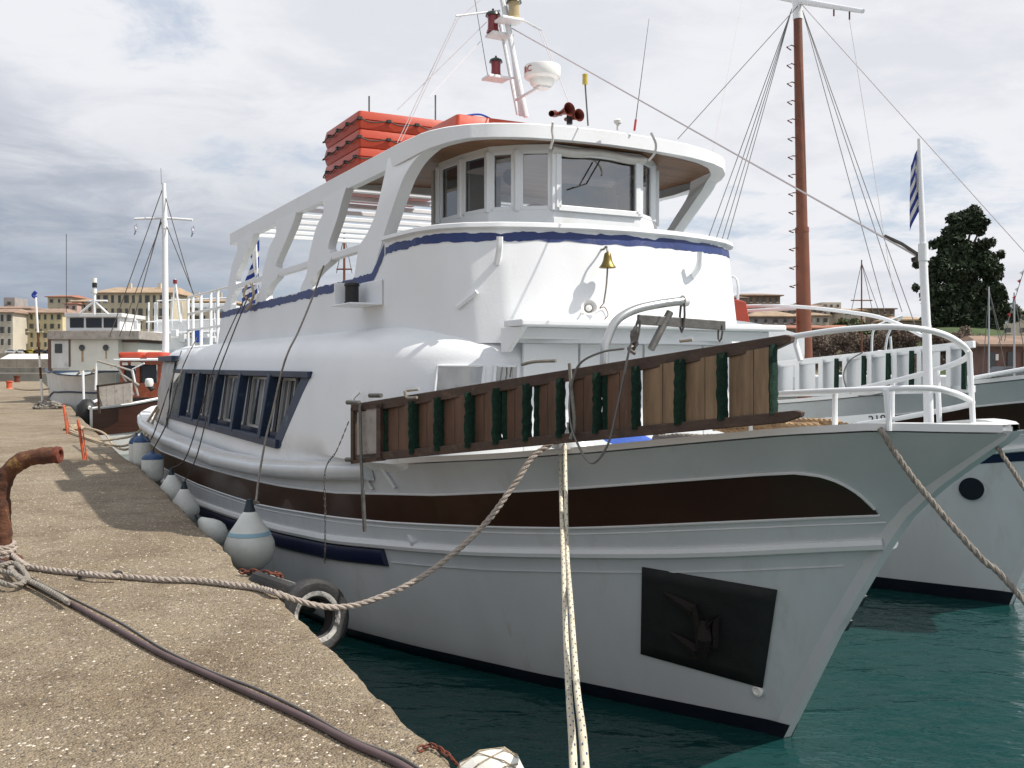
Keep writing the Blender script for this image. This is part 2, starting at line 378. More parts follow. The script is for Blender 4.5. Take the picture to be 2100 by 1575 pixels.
def stone_mat():
    m = mat('chips', (.4, .35, .28), .85); n = m.node_tree.nodes; l = m.node_tree.links
    g = n.new('ShaderNodeNewGeometry'); r = n.new('ShaderNodeValToRGB'); e = r.color_ramp.elements
    e[0].color = (.06, .055, .05, 1); e[1].color = (.74, .68, .58, 1); e[1].position = 1
    for p, c in ((.25, (.17, .15, .13, 1)), (.45, (.34, .27, .19, 1)), (.7, (.50, .42, .32, 1))): x = e.new(p); x.color = c
    l.new(g.outputs['Random Per Island'], r.inputs[0]); l.new(r.outputs[0], n['Principled BSDF'].inputs['Base Color'])
stone_mat()
def water_mat():
    m = bpy.data.materials.new('water'); m.use_nodes = True; MT['water'] = m
    n = m.node_tree.nodes; l = m.node_tree.links; b = n['Principled BSDF']
    b.inputs['Base Color'].default_value = (.007, .043, .042, 1); b.inputs['Roughness'].default_value = .06; b.inputs['IOR'].default_value = 1.33
    tc = n.new('ShaderNodeTexCoord'); mp = n.new('ShaderNodeMapping'); mp.inputs[2].default_value = (0, 0, .5); mp.inputs[3].default_value = (1, 1.8, 1); l.new(tc.outputs['Object'], mp.inputs[0])
    hs = []
    for sc, amp, det in ((1.1, 1., 3), (4.2, .34, 4)):
        t = n.new('ShaderNodeTexNoise'); t.inputs['Scale'].default_value = sc; t.inputs['Detail'].default_value = det; t.inputs['Distortion'].default_value = .8; l.new(mp.outputs[0], t.inputs['Vector'])
        k = n.new('ShaderNodeMath'); k.operation = 'MULTIPLY'; l.new(t.outputs[0], k.inputs[0]); k.inputs[1].default_value = amp; hs.append(k.outputs[0])
    a = n.new('ShaderNodeMath'); l.new(hs[0], a.inputs[0]); l.new(hs[1], a.inputs[1])
    bp = n.new('ShaderNodeBump'); bp.inputs['Strength'].default_value = .5; bp.inputs['Distance'].default_value = .10
    l.new(a.outputs[0], bp.inputs['Height']); l.new(bp.outputs[0], b.inputs['Normal'])
water_mat()
# ------------------------------------------------------------------ the setting
def sheet(name, x0, x1, y0, y1, z, m):
    return tag(MB().grid([[(x0, y0, z), (x1, y0, z)], [(x0, y1, z), (x1, y1, z)]]).build(name, m), kind='structure')
sheet('water', -3000, 3000, -60, 4500, 0, 'water')
EDGE_PX = [(940, 1575), (905, 1541), (830, 1470), (775, 1423), (720, 1367), (672, 1318), (620, 1270), (566, 1223), (520, 1184), (492, 1168), (476, 1150), (455, 1115), (440, 1104), (415, 1085), (380, 1048), (343, 1010), (310, 979), (284, 955), (253, 936), (237, 921), (212, 899), (191, 880), (164, 854), (150, 838), (128, 817), (112, 806), (103, 799)]
EDGE = [onz(x, y, QZ)[:2] for x, y in EDGE_PX]
d0 = np.array([.44, -.9]) / np.linalg.norm([.44, -.9])
EDGE = [EDGE[0] + d0 * 14, EDGE[0] + d0 * 3.0 + np.array([.06, .02]), EDGE[0] + d0 * 1.2 - np.array([.04, .0])] + EDGE + [EDGE[-1] + np.array([-.44, .9]) * 40]
def quay():
    P = np.array(EDGE); L = np.r_[0, np.cumsum(np.linalg.norm(np.diff(P, axis=0), axis=1))]
    t = np.concatenate([np.arange(0, 28, .06), np.arange(28, L[-1], .6), [L[-1]]])
    E2 = np.c_[np.interp(t, L, P[:, 0]), np.interp(t, L, P[:, 1])]
    rs = np.random.RandomState(4)
    jag = np.convolve(rs.randn(len(t) + 8), np.ones(3) / 3, 'same')[4:-4] * .016
    nrm = np.array([.9, .44]); E2 = E2 + jag[:, None] * nrm
    rows = []
    offs = [(.10, -1.6), (.09, -.9), (.05, -.35), (.025, -.12), (.005, -.035), (-.03, 0), (-.10, 0), (-.35, 0), (-1.2, 0), (-4, 0), (-14, 0), (-90, 0)]
    chip = np.convolve(rs.randn(len(t) + 8), np.ones(5) / 5, 'same')[4:-4]
    for i, (e, dz) in enumerate(offs):
        r = []
        for k in range(len(t)):
            ee = e + (chip[k] * .012 if -.2 < dz < 0 else 0)
            if e <= -14: r.append((E2[k, 0] + e, E2[k, 1], QZ))
            else:
                z = QZ + dz + (chip[k] * .008 if i in (4, 5) else 0)
                r.append((E2[k, 0] + ee * .9, E2[k, 1] + ee * .44, z))
        rows.append(r)
    o = MB().grid(rows, flip=False).build('quay', 'quay', smooth=True, auto=50)
    tag(o, kind='structure')
    return E2
QE = quay()
def edge_x(y): return float(np.interp(y, QE[:, 1], QE[:, 0]))
def chips():
    rs = np.random.RandomState(11); v = []; f = []
    base = np.array([[1, 0, 0], [-.1, 1, 0], [-1, .1, 0], [.1, -1, 0], [0, 0, 1], [.7, .7, .15], [-.7, .6, .1], [-.6, -.7, .2], [.7, -.6, .1]])
    fc = [(4, 0, 5), (4, 5, 1), (4, 1, 6), (4, 6, 2), (4, 2, 7), (4, 7, 3), (4, 3, 8), (4, 8, 0)]
    n = 0
    while n < 15000:
        y = 3.2 + 13 * rs.rand() ** 1.7; ex = edge_x(y); x0 = -.56 * y - .4
        if ex - .04 < x0: continue
        x = x0 + (ex - .03 - x0) * rs.rand(); s = .003 + .0055 * rs.rand() ** 2.2
        a = rs.rand() * 6.28; R = np.array([[math.cos(a), -math.sin(a), 0], [math.sin(a), math.cos(a), 0], [0, 0, 1]])
        p = (base * np.array([s * (1 + .8 * rs.rand()), s, s * (.3 + .5 * rs.rand())]) * (1 + .3 * rs.randn(9, 1) * .5)) @ R.T
        b = len(v); v += [(x + q[0], y + q[1], QZ - .001 + q[2]) for q in p]; f += [tuple(b + i for i in t) for t in fc]; n += 1
    m = MB(); m.v = v; m.f = f; m.m = [0] * len(f)
    o = m.build('gravel', 'chips'); tag(o, 'loose pale and dark aggregate chips on the tan quay surface', 'gravel', kind='stuff')
chips()

# ------------------------------------------------------------------ hull generator (boat frame: x = -s forward, y = port, z up)
SA = [-1.91, -1.85, -1.72, -1.6, -1.2, -.5, .5, 1.5, 3, 4.5, 6.5, 9, 12, 14, 15.3, 16.4, 17.2, 17.7, 17.9]
BA = [.03, .12, .25, .36, .66, 1.1, 1.6, 1.95, 2.3, 2.45, 2.55, 2.62, 2.66, 2.66, 2.52, 2.15, 1.5, .7, .04]
SE = [0, .87, 1.52, 1.85, 3.14, 4.04, 5.5, 8, 12, 14.5, 16, 17, 17.4]
BE = [.04, .53, .88, 1.07, 1.70, 2.06, 2.30, 2.42, 2.42, 2.25, 1.7, .8, .04]
ZS = [(-1.95, 2.40), (-1.4, 2.40), (-.9, 2.35), (-.33, 2.27), (.36, 2.17), (1.25, 2.06), (2.5, 1.93), (3.2, 1.86), (4.1, 1.78), (5.9, 1.66), (8, 1.59), (11.6, 1.62), (14, 1.72), (16, 1.86), (18, 2.0)]
ZW = [(-1.3, 1.66), (-1.01, 1.613), (-.71, 1.568), (-.13, 1.47), (.27, 1.41), (.83, 1.34), (1.97, 1.21), (3.12, 1.12), (4.25, 1.03), (6, .93), (9.6, .76), (14, .72), (17, .85), (18, .9)]
ZBT = [(-1.05, 1.86), (-1.045, 1.91), (-1.03, 1.965), (-1.0, 2.02), (-.965, 2.055), (-.91, 2.082), (-.8, 2.097), (-.58, 2.07), (-.06, 1.992), (.89, 1.85), (2.17, 1.687), (3.75, 1.553), (5.07, 1.48), (6.07, 1.44), (9.08, 1.36), (12.5, 1.32), (16, 1.45), (17.2, 1.5)]
ZBB = [(-1.05, 1.815), (-.79, 1.781), (-.22, 1.698), (.46, 1.598), (.93, 1.532), (1.75, 1.453), (2.97, 1.35), (4.13, 1.277), (6.21, 1.15), (9.29, 1.06), (13.9, 1.0), (16, 1.1), (17.2, 1.15)]
ST = [(-.6, .35), (0, 0), (.88, -.49), (1.55, -.92), (1.8, -1.1), (1.99, -1.31), (2.2, -1.62), (2.40, -1.93)]
def ip(t, x): return float(np.interp(x, [a for a, b in t], [b for a, b in t]))
def s0(z): return ip(ST, z)
def zsheer(s): return ip(ZS, s)
def bhull(s, z):
    tau = s - s0(z); L = 17.65 + .25 * min(1, max(0, z / 1.8))
    if tau <= 0: return .03
    k = min(1., max(0., (z - .12) / (zsheer(s) - .12)))
    te = 17.4 * min(1, tau / (L - s0(z))); ta = -1.91 + 19.81 * min(1, tau / (L - s0(z)))
    e = float(np.interp(te, SE, BE)); a = float(np.interp(ta, SA, BA))
    b = (1 - k) * e + k * a
    if z < .12: b *= max(.05, 1 - .55 * ((.12 - z) / .7) ** 1.5)
    return b
def hullhit(x, y, out=0.):
    r = ray(x, y); t = 4.
    while t < 30:
        q = toB(C0 + r * t)
        if q[1] >= -bhull(q[0], q[2]) - out and -2 < q[0] < 17.8 and q[1] < .3: return q
        t += .004
    return None
def L3(s, p, z): return (-s, p, z)
def make_hull(root, m, kz=lambda s: 0., wale=True, band=True, navy=False, inner=True, boot=.12, sc=1.0, deckdrop=.38):
    """m: dict of materials; kz adds height above the water with s (for other boats)"""
    def pt(s, p, z):
        zz = z + kz(s) * max(0, min(1, z / 1.2)); return (-s * sc, p * sc, zz * sc)
    send = 17.88; ts = np.r_[np.linspace(0, .04, 9)[:-1], np.linspace(.04, .3, 34)[:-1], np.linspace(.3, .85, 26)[:-1], np.linspace(.85, 1, 14)]
    lv = [-.5, -.2, 0., .12] + [('f', k) for k in (.1, .2, .3, .4, .5, .58, .66, .72, .78, .84, .9, .95, 1.)]
    def level(l, t, side):
        s = -1.
        for _ in range(14):
            z = l if not isinstance(l, tuple) else .12 + (zsheer(s) - .12) * l[1]
            a = s0(z); s = a + t * (send - a)
        return pt(s, side * bhull(s, z), z)
    mb = MB()
    for side in (-1, 1):
        rows = [[level(l, t, side) for t in ts] for l in lv]; mb.grid(rows, flip=side > 0)
    mb.build('hull', m['hull'], root, smooth=True, auto=60)
    bt = MB()
    for side in (-1, 1):
        rows = []
        for z in (-.45, -.2, -.08, 0., .06, boot):
            r = []
            for t in ts:
                s = s0(z) + t * (send - s0(z)); b = bhull(s, z) + .012
                if t == 0: s -= .08
                r.append(pt(s, side * b, z))
            rows.append(r)
        bt.grid(rows, flip=side > 0)
    bt.build('boot_top', m['boot'], root, smooth=True)
    sts = np.linspace(-1.9, 17.85, 110)
    for side in (-1, 1):                       # cap rail, one mesh a side
        rows = []
        for s in sts:
            b = bhull(s, zsheer(s)); zz = zsheer(s); bi = max(0, b - .15); ov = .035 if s > -1.85 else .0
            rows.append([pt(s, side * bi, zz + .01), pt(s, side * bi, zz + .055), pt(s, side * (b + ov), zz + .055), pt(s, side * (b + ov), zz + .01)])
        mb = MB().grid(rows, close=True, flip=side < 0)
        mb.build('cap_rail', m['cap'], root, smooth=True, auto=35)
    if inner:
        mb = MB()
        for side in (-1, 1):
            rows = [[pt(max(s, s0(zsheer(s) - d_) + .1), side * max(0, bhull(max(s, s0(zsheer(s) - d_) + .1), zsheer(s) - d_) - .08), zsheer(s) + .01 - d_) for d_ in (0, deckdrop * .5, deckdrop)] for s in sts]
            mb.grid(rows, flip=side > 0)
        mb.build('bulwark_lining', m['cap'], root, smooth=True)
    sdk = np.linspace(s0(zsheer(-1.2) - deckdrop) + .1, 17.6, 90)
    rows = [[pt(s, k * max(0, bhull(s, zsheer(s) - deckdrop) - .06), zsheer(s) - deckdrop + .02 * (1 - k * k)) for k in (-1, -.5, 0, .5, 1)] for s in sdk]
    MB().grid(rows).build('deck', m['deck'], root, smooth=True)
    if wale:
        for side in (-1, 1):
            pts = [pt(s, side * (bhull(s, ip(ZW, s)) + .012), ip(ZW, s)) for s in np.linspace(-1.0, 17.3, 90)]
            MB().tube(pts, .045 * sc, 8).build('wale', m['cap'], root, smooth=True)
    if band:
        for side in (-1, 1):
            ss = np.r_[np.linspace(-1.05, -.9, 12)[:-1], np.linspace(-.9, -.5, 8)[:-1], np.linspace(-.5, 16.6, 70)]
            rows = []
            for s in ss:
                a, c = ip(ZBB, s), ip(ZBT, s)
                rows.append([pt(s, side * (bhull(s, z) + .016), z) for z in np.linspace(a, max(c, a + .004), 7)])
            MB().grid(rows, flip=side < 0).build('band', m['band'], root, smooth=True)
            for tb in (ZBT, ZBB):
                MB().tube([pt(s, side * (bhull(s, ip(tb, s)) + .013), ip(tb, s)) for s in ss], .011, 6).build('moulding', m['cap'], root, smooth=True)
            MB().tube([pt(s, side * (bhull(s, ip(ZBB, s) - .05) + .002), ip(ZBB, s) - .05) for s in ss], .006, 5).build('moulding', m['cap'], root, smooth=True)
    # stem post
    rows = []
    for z in np.r_[np.linspace(-.4, 2.05, 22), np.linspace(2.1, 2.42, 7)]:
        s = s0(z); w = .05 + .02 * max(0, z - 1.9)
        ns = .075 if z < 1.9 else .075 - .12 * (z - 1.9)
        rows.append([pt(s + .035, w + .006, z), pt(s - ns, w * .8, z), pt(s - ns, -w * .8, z), pt(s + .035, -w - .006, z)])
    MB().grid(rows, flip=True).build('stem', m['hull'], root, smooth=True, auto=30)
    return pt

# ------------------------------------------------------------------ the white excursion boat
HD = math.atan2(-math.cos(TH), math.sin(TH))
boat = thing('excursion_boat', 'large white excursion boat with brown hull band and blue trimmed bridge moored at the quay', 'boat', O1, HD)
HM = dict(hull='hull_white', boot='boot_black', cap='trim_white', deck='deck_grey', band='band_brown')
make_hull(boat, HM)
# padded rail from the gangway foot aft, and navy rubbing strake below the wale
ss = np.linspace(3.02, 17.2, 70)
def strake(zf, h, th, s1, s2, name, m, out=.0, lump=0):
    rows = []
    rs = np.random.RandomState(3)
    for s in np.linspace(s1, s2, 90):
        z = zf(s); k = 1 + lump * rs.randn(); prof = []
        for a in np.linspace(-90, 90, 9):
            ca, sa = math.cos(math.radians(a)), math.sin(math.radians(a))
            zz = z + h / 2 * sa; prof.append(L3(s, -(bhull(s, zz) + out + th * (max(0, ca) ** .5) * k), zz))
        rows.append(prof)
    mb = MB().grid(rows)
    for r in (rows[0], rows[-1]): mb._add(r, [tuple(range(len(r)))])
    return mb.build(name, m, boat, smooth=True, auto=50)
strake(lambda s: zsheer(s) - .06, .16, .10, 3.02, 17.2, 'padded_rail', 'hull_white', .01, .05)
strake(lambda s: ip(ZW, s) - .135, .17, .05, 3.16, 17.2, 'rubbing_strake', 'navy_paint', .0)
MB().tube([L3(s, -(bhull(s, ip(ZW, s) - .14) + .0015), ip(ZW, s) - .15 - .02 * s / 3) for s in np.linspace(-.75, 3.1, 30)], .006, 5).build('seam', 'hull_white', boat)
# chafing plate with the anchor
def patch(quad, n, out):
    rows = []
    for i in range(n + 1):
        r = []
        for j in range(n + 1):
            u, v = j / n, i / n
            x = (1 - v) * ((1 - u) * quad[0][0] + u * quad[1][0]) + v * ((1 - u) * quad[3][0] + u * quad[2][0])
            y = (1 - v) * ((1 - u) * quad[0][1] + u * quad[1][1]) + v * ((1 - u) * quad[3][1] + u * quad[2][1])
            q = hullhit(x, y); r.append(L3(q[0], q[1] - out, q[2]))
        rows.append(r)
    return rows
pl = MB().grid(patch([(1320, 1163), (1597, 1210), (1567, 1410), (1317, 1340)], 8, .014), flip=True).build('chafing_plate', 'plate_black', boat, smooth=True)
sd = pl.modifiers.new('solid', 'SOLIDIFY'); sd.thickness = .012; sd.offset = 0
def hp(x, y, o):
    q = hullhit(x, y); return Vector(L3(q[0], q[1] - o, q[2]))
an = MB()
an.tube([hp(1455, 1270, .05), hp(1470, 1300, .12), hp(1452, 1345, .06)], [.05, .07, .04], 8)
an.tube([hp(1465, 1290, .09), hp(1490, 1262, .10), hp(1487, 1320, .10), hp(1462, 1305, .09)], .03, 6)
for (a, b) in (((1440, 1248), (1368, 1214)), ((1448, 1330), (1382, 1296))):
    A, B_ = hp(*a, .08), hp(*b, .03); mid = (A + B_) / 2
    an.tube([A, mid, B_], [.05, .038, .012], 6)
an.tube([hp(1440, 1240, .09), hp(1462, 1300, .12), hp(1445, 1345, .08)], .03, 6)
an.build('anchor', 'anchor_black', boat, smooth=True)
q = hullhit(1555, 1416); Ry = Matrix.Rotation(math.pi / 2, 4, 'X')
MB().lathe([(0, .0), (.045, .0), (.045, .02), (.028, .03), (.02, .018), (0, .02)], L3(q[0], q[1] - .0, q[2]), Matrix.Rotation(math.pi / 2, 3, 'X') @ Matrix.Rotation(.35, 3, 'Y'), 18).build('anode', 'plastic_white', boat, smooth=True)
# fairlead lip, deck drains, step bracket lines on the bow side
for (x, y) in ((1838, 1108), (1830, 1100)): pass
for k, (x0, y0, x1, y1) in enumerate(((747, 965, 768, 1003), (783, 952, 815, 1000))):
    a, b = hullhit(x0, y0), hullhit(x1, y1)
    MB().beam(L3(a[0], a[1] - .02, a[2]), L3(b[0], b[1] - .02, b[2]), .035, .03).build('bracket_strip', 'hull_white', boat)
q = hullhit(797, 1113); MB().box(L3(q[0], q[1], q[2]), (.12, .03, .035)).build('scupper', 'brass', boat, bevel=.008)
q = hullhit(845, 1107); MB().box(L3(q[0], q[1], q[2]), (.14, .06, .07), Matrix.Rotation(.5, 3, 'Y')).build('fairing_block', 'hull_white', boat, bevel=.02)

# --- saloon: rounded house
def plan(hw, sf, a, b, send, n=14):
    """points from the stern starboard corner round the front to port: (s, p)"""
    P = [(s, -hw) for s in np.linspace(send, sf + a, 16)]
    P += [(sf + a * (1 - math.sin(t)), -(hw - b) - b * math.cos(t)) for t in np.linspace(0, math.pi / 2, n)][1:]
    P += [(sf, p) for p in np.linspace(-(hw - b), 0, 5)][1:]
    return P + [(s, -p) for s, p in P[::-1]][1:]
HL = [(1.3, 2.42, 1.98), (2.0, 2.37, 2.0), (2.6, 2.29, 2.02), (2.86, 2.235, 2.04), (2.96, 2.19, 2.08), (3.05, 2.11, 2.15), (3.12, 2.0, 2.24), (3.17, 1.86, 2.36), (3.185, 1.7, 2.5)]
AFT = 14.5
def house_row(z, hw, sf):
    k = 1 - max(0, (z - 2.86)) * 1.0
    return [L3(s, p, z) for s, p in plan(hw, sf, 1.5, 1.1 * (hw / 2.3), AFT - (hw < 2.2) * (2.2 - hw) * .6)]
def hw_at(z): return float(np.interp(z, [h[0] for h in HL], [h[1] for h in HL]))
# side wall is built with a real opening for the window band: rows split at band levels
WB0, WB1 = 1.93, 2.69                 # sill and head of the window band
def s_front(z): return 4.62 + (WB1 - z) / (WB1 - WB0) * .85     # raked front edge of the band
S_AFT = 13.0
def house():
    mb = MB()
    zs = [1.5, 1.75, WB0, 2.1, 2.3, 2.5, WB1, 2.86, 2.96, 3.05, 3.12, 3.17, 3.185]
    for side in (-1, 1):
        rows = []
        for z in zs:
            hw = hw_at(z); sf = float(np.interp(z, [h[0] for h in HL], [h[2] for h in HL]))
            aft = AFT - (0 if z < 2.9 else (z - 2.9) * .9); fr = s_front(min(max(z, WB0), WB1))
            P = [(aft, -hw), (S_AFT, -hw), (fr, -hw)]
            P += [(s, -hw) for s in np.linspace(fr, sf + 1.5, 5)][1:]
            b = 1.1 * hw / 2.3
            P += [(sf + 1.5 * (1 - math.sin(t)), -(hw - b) - b * math.cos(t)) for t in np.linspace(0, math.pi / 2, 16)][1:]
            P += [(sf, p) for p in np.linspace(-(hw - b), 0, 5)][1:]
            P = [(s, -min(-p, bhull(s, z) - .10) if z < 1.8 and s < 6 else p) for s, p in P]
            rows.append([L3(s, -p if side > 0 else p, z) for s, p in P])
        n = len(rows[0]); base = len(mb.v); vs = [p for r in rows for p in r]; fs = []
        for i in range(len(rows) - 1):
            for j in range(n - 1):
                if j == 1 and WB0 - .01 < zs[i] < WB1 - .01: continue        # the opening
                qd = (i * n + j, i * n + j + 1, (i + 1) * n + j + 1, (i + 1) * n + j)
                fs.append(qd if side > 0 else qd[::-1])
        mb._add(vs, fs)
    # aft wall and top
    mb.prism([L3(AFT, -2.36, 1.3), L3(AFT, 2.36, 1.3), L3(AFT, 2.2, 2.9), L3(AFT - .25, 1.7, 3.185), L3(AFT - .25, -1.7, 3.185), L3(AFT, -2.2, 2.9)], (.05, 0, 0))
    mb.grid([[L3(s, -1.6, 3.17), L3(s, 1.6, 3.17)] for s in (3.0, AFT - .2)], flip=True)
    return mb.build('saloon_wall', 'white_paint', boat, smooth=True, auto=50)
house()
# window band on the quay side
win = MB()
def wq(s, z, inn): return L3(s, -(hw_at(z) - inn), z)
fr_blue = MB()
def bar(a, b, w=.10, d=.07, mbx=None):   # a, b: (s, z)
    A, B_ = wq(*a, .02), wq(*b, .02); (mbx or fr_blue).beam(A, B_, w, d, up=(0, 1, 0)) 
ZB = 1.93; ZT = 2.69
def band_frame(a, b, w, nm='window_frame', d=.09):
    m_ = MB(); A = np.array(wq(*a, .0)); B_ = np.array(wq(*b, .0)); m_.beam(A, B_, d, w, up=np.cross(B_ - A, (0, 1, 0))); return m_.build(nm, 'frame_blue', boat, bevel=.008)
band_frame((4.58, ZT + .015), (13.02, ZT + .015), .07); band_frame((5.50, ZB - .02), (13.02, ZB - .02), .10)
# raked plate at the front end of the band
pts = [(4.56, ZT + .04), (4.86, ZT + .04), (5.78, ZB - .06), (5.46, ZB - .06)]
MB().prism([wq(s, z, -.012) for s, z in pts], (0, .05, 0)).build('window_end_plate', 'frame_blue', boat)
posts = [float(onp(x, 835, -2.34)[0]) for x in (547, 488, 441, 405, 377)]
for s in posts: band_frame((s - .05, ZT), (s + .06, ZB), .12, 'mullion', .12)
# recessed glazing wall with sliding panes
inn = .16
MB().grid([[wq(4.8, ZT + .02, inn), wq(13.1, ZT + .02, inn)], [wq(5.0, ZB - .02, inn), wq(13.1, ZB - .02, inn)]], flip=False).build('glazing_backing', 'navy_paint', boat)
edges = [5.45] + posts + [12.9]
for i in range(len(edges) - 1):
    a, b = edges[i] + .12, edges[i + 1] - .10
    w = MB(); z0, z1 = ZB + .09, ZT - .05
    for (p, q_) in (((a, z0), (b, z0)), ((a, z1), (b, z1)), ((a, z0), (a, z1)), ((b, z0), (b, z1)), (((a + b) / 2, z0), ((a + b) / 2, z1))):
        w.beam(wq(*p, inn - .025), wq(*q_, inn - .025), .03, .035, up=(0, 1, 0))
    fo = w.build('window', 'galv', boat)
    MB().grid([[wq(a, z0, inn - .012), wq(b, z0, inn - .012)], [wq(a, z1, inn - .012), wq(b, z1, inn - .012)]]).build('pane', 'car_glass', fo)
    rows = []
    for k in range(15):
        sx = a + (b - a) * (.44 + .30 * k / 14); dp = .004 * math.sin(k * 2.4)
        rows.append([wq(sx, z0 + .02, inn - .017 + dp), wq(sx, z1 - .02, inn - .017 + dp)])
    MB().grid(rows).build('curtain', 'curtain_white', fo, smooth=True)
# weathered plastic sheet and blue lintel at the aft end
sh = MB(); rows = []
for i in range(12):
    z = 1.72 + i * .105
    rows.append([L3(13.05 + k * .22 + .02 * math.sin(i * 1.7 + k), -(hw_at(z) + .03 + .012 * math.sin(i * 1.3 + k * 2.1)), z) for k in range(7)])
sh.grid(rows, flip=True).build('weather_sheet', 'plastic_sheet', boat, smooth=True)
MB().box(L3(13.7, -2.28, 2.93), (1.55, .14, .10)).build('lintel', 'frame_blue', boat, bevel=.01)
# front corner windows with curtains
def wall_pt(s_, z, out=0.):     # unused guard
    return L3(s_, 0, z)
def front_at(t, z, out):        # t 0..1 round the starboard front corner
    hw = hw_at(z); sf = float(np.interp(z, [h[0] for h in HL], [h[2] for h in HL])); b = 1.1 * hw / 2.3
    a = t * math.pi / 2; s = sf + 1.5 * (1 - math.sin(a)); p = -(hw - b) - b * math.cos(a)
    n = np.array([-math.sin(a) / 1.5, -math.cos(a) / b]); n /= np.linalg.norm(n)
    return L3(s + n[0] * out, p + n[1] * out, z)
def corner_window(t0, t1, z0, z1):
    n = 9; poly = []
    r = .22
    for i in range(21):
        pass
    rows = [[front_at(t0 + (t1 - t0) * k / n, z0 + (z1 - z0) * j / 4, .012) for k in range(n + 1)] for j in range(5)]
    o = MB().grid(rows, flip=True).build('front_window', 'curtain', boat, smooth=True)
    rim = [front_at(t, z, .016) for t, z in ([(t0 + (t1 - t0) * k / 8, z0) for k in range(9)] + [(t1, z0 + (z1 - z0) * k / 3) for k in range(1, 4)] + [(t1 - (t1 - t0) * k / 8, z1) for k in range(1, 9)] + [(t0, z1 - (z1 - z0) * k / 3) for k in range(1, 3)])]
    MB().tube(rim, .014, 6, closed=True).build('frame', 'white_paint', o, smooth=True)
    rows = [[front_at(t0 + (t1 - t0) * k / n, z0 + (z1 - z0) * j / 4, .02) for k in range(n + 1)] for j in range(5)]
    MB().grid(rows, flip=True).build('pane', 'glass', o, smooth=True)
corner_window(.60, .82, 2.36, 2.80); corner_window(.875, .999, 2.36, 2.80)
def flat_window(p0, p1, z0, z1, s):
    o = MB().box(L3(s - .006, (p0 + p1) / 2, (z0 + z1) / 2), (.012, p1 - p0, z1 - z0)).build('front_window', 'curtain', boat)
    rim = [L3(s - .016, p, z) for p, z in ((p0, z0), (p1, z0), (p1, z1), (p0, z1))]
    MB().tube(rim, .014, 6, closed=True).build('frame', 'white_paint', o)
# visor above the saloon front, hanging panels behind it
MB().box(L3(1.80, .12, 3.165), (.34, 2.94, .06)).build('visor', 'white_paint', boat, bevel=.015)
MB().box(L3(1.86, .12, 3.085), (.06, 2.86, .10)).build('visor_beam', 'white_paint', boat, bevel=.01)
MB().prism([L3(1.66, -1.33, 3.13), L3(2.05, -1.33, 3.13), L3(2.05, -1.33, 2.92), L3(1.95, -1.33, 2.92)], (0, .05, 0)).build('visor_bracket', 'white_paint', boat)
for k, (a, b) in enumerate(((-1.14, -.56), (-.55, .15), (.16, .85), (.86, 1.5))):
    MB().box(L3(2.015, (a + b) / 2, 2.35), (.035, b - a - .012, 1.30)).build('door_panel', 'white_paint', boat, bevel=.008)
MB().tube([L3(3.0, -2.33, 2.1), L3(3.0, -2.36, 2.5), L3(3.0, -2.30, 2.56)], .02, 6).build('grab_rail', 'steel', boat, smooth=True)

def LQ(s, p, z): return L3(s, p * (1 + .13 * max(0, min(1, (z - 4.05) / .7))) if p > 0 else p, z)     # the roof is a little wider to port
# --- bridge bulwark with cap and ragged blue stripe
BT = [(0, 1.95), (.5, 1.99), (.95, 2.1), (1.25, 2.22), (1.5, 2.4), (1.66, 2.6), (1.75, 2.84), (1.79, 3.1), (1.80, 3.5)]
side_s = [3.62, 4.02, 4.3, 4.8, 5.5, 6.3, 7.2, 8.1, 9, 10, 10.7, 11.28]
def bul_plan():
    fr = [(s, -p) for p, s in zip(np.linspace(0, 1, 25), [0] * 25)]
    P = []
    pp = np.r_[np.linspace(0, 1.2, 13), np.linspace(1.25, 1.8, 16)]
    P = [(ip([(a, b) for a, b in BT], p), -p) for p in pp]
    P = P[::-1]; P = [(s, -1.8) for s in side_s[::-1]] + P
    return P + [(s, -p) for s, p in P[::-1]][1:]
def bul_top(s, p):
    if abs(p) > 1.79 and s > 3.6: return float(np.interp(s, [3.62, 4.02, 11.3], [4.03, 3.745, 3.70]))
    return 4.05
PL = bul_plan()
def norm_at(i):
    a = np.array(PL[max(i - 1, 0)]); b = np.array(PL[min(i + 1, len(PL) - 1)]); d = b - a; d /= np.linalg.norm(d) + 1e-9
    return np.array([-d[1], d[0]]) * (1 if True else -1)
def outn(i):
    n = norm_at(i); c = np.array(PL[i]) - np.array([6.5, 0]); 
    return n if n @ c > 0 else -n
def rake(s, z): return -.16 * max(0, (4.05 - z) / .9) * max(0, min(1, (3.3 - s) / .9))
def bp(i, z, out):
    s, p = PL[i]; n = outn(i); aft = .35 * (3.72 - z) / .55 if s > 11.2 else 0
    return L3(s + n[0] * out + rake(s, z) + aft, p + n[1] * out, z)
def bulwark():
    outer = []
    for k in range(8):
        outer.append([bp(i, 3.0 + (bul_top(*PL[i]) - 3.0) * k / 7, 0) for i in range(len(PL))])
    for k in range(8):
        outer.append([bp(i, bul_top(*PL[i]) - (bul_top(*PL[i]) - 3.10) * k / 7, -.07) for i in range(len(PL))])
    MB().grid(outer).build('bridge_bulwark', 'white_paint', boat, smooth=True, auto=50)
bulwark()
idx_front = [i for i, (s, p) in enumerate(PL) if s <= 3.63]
rows = [[bp(i, z, o) for i in idx_front] for z, o in ((4.03, -.09), (4.075, -.085), (4.085, .0), (4.07, .05), (4.035, .055), (4.02, .0))]
MB().grid(rows).build('bulwark_cap', 'white_paint', boat, smooth=True, auto=60)
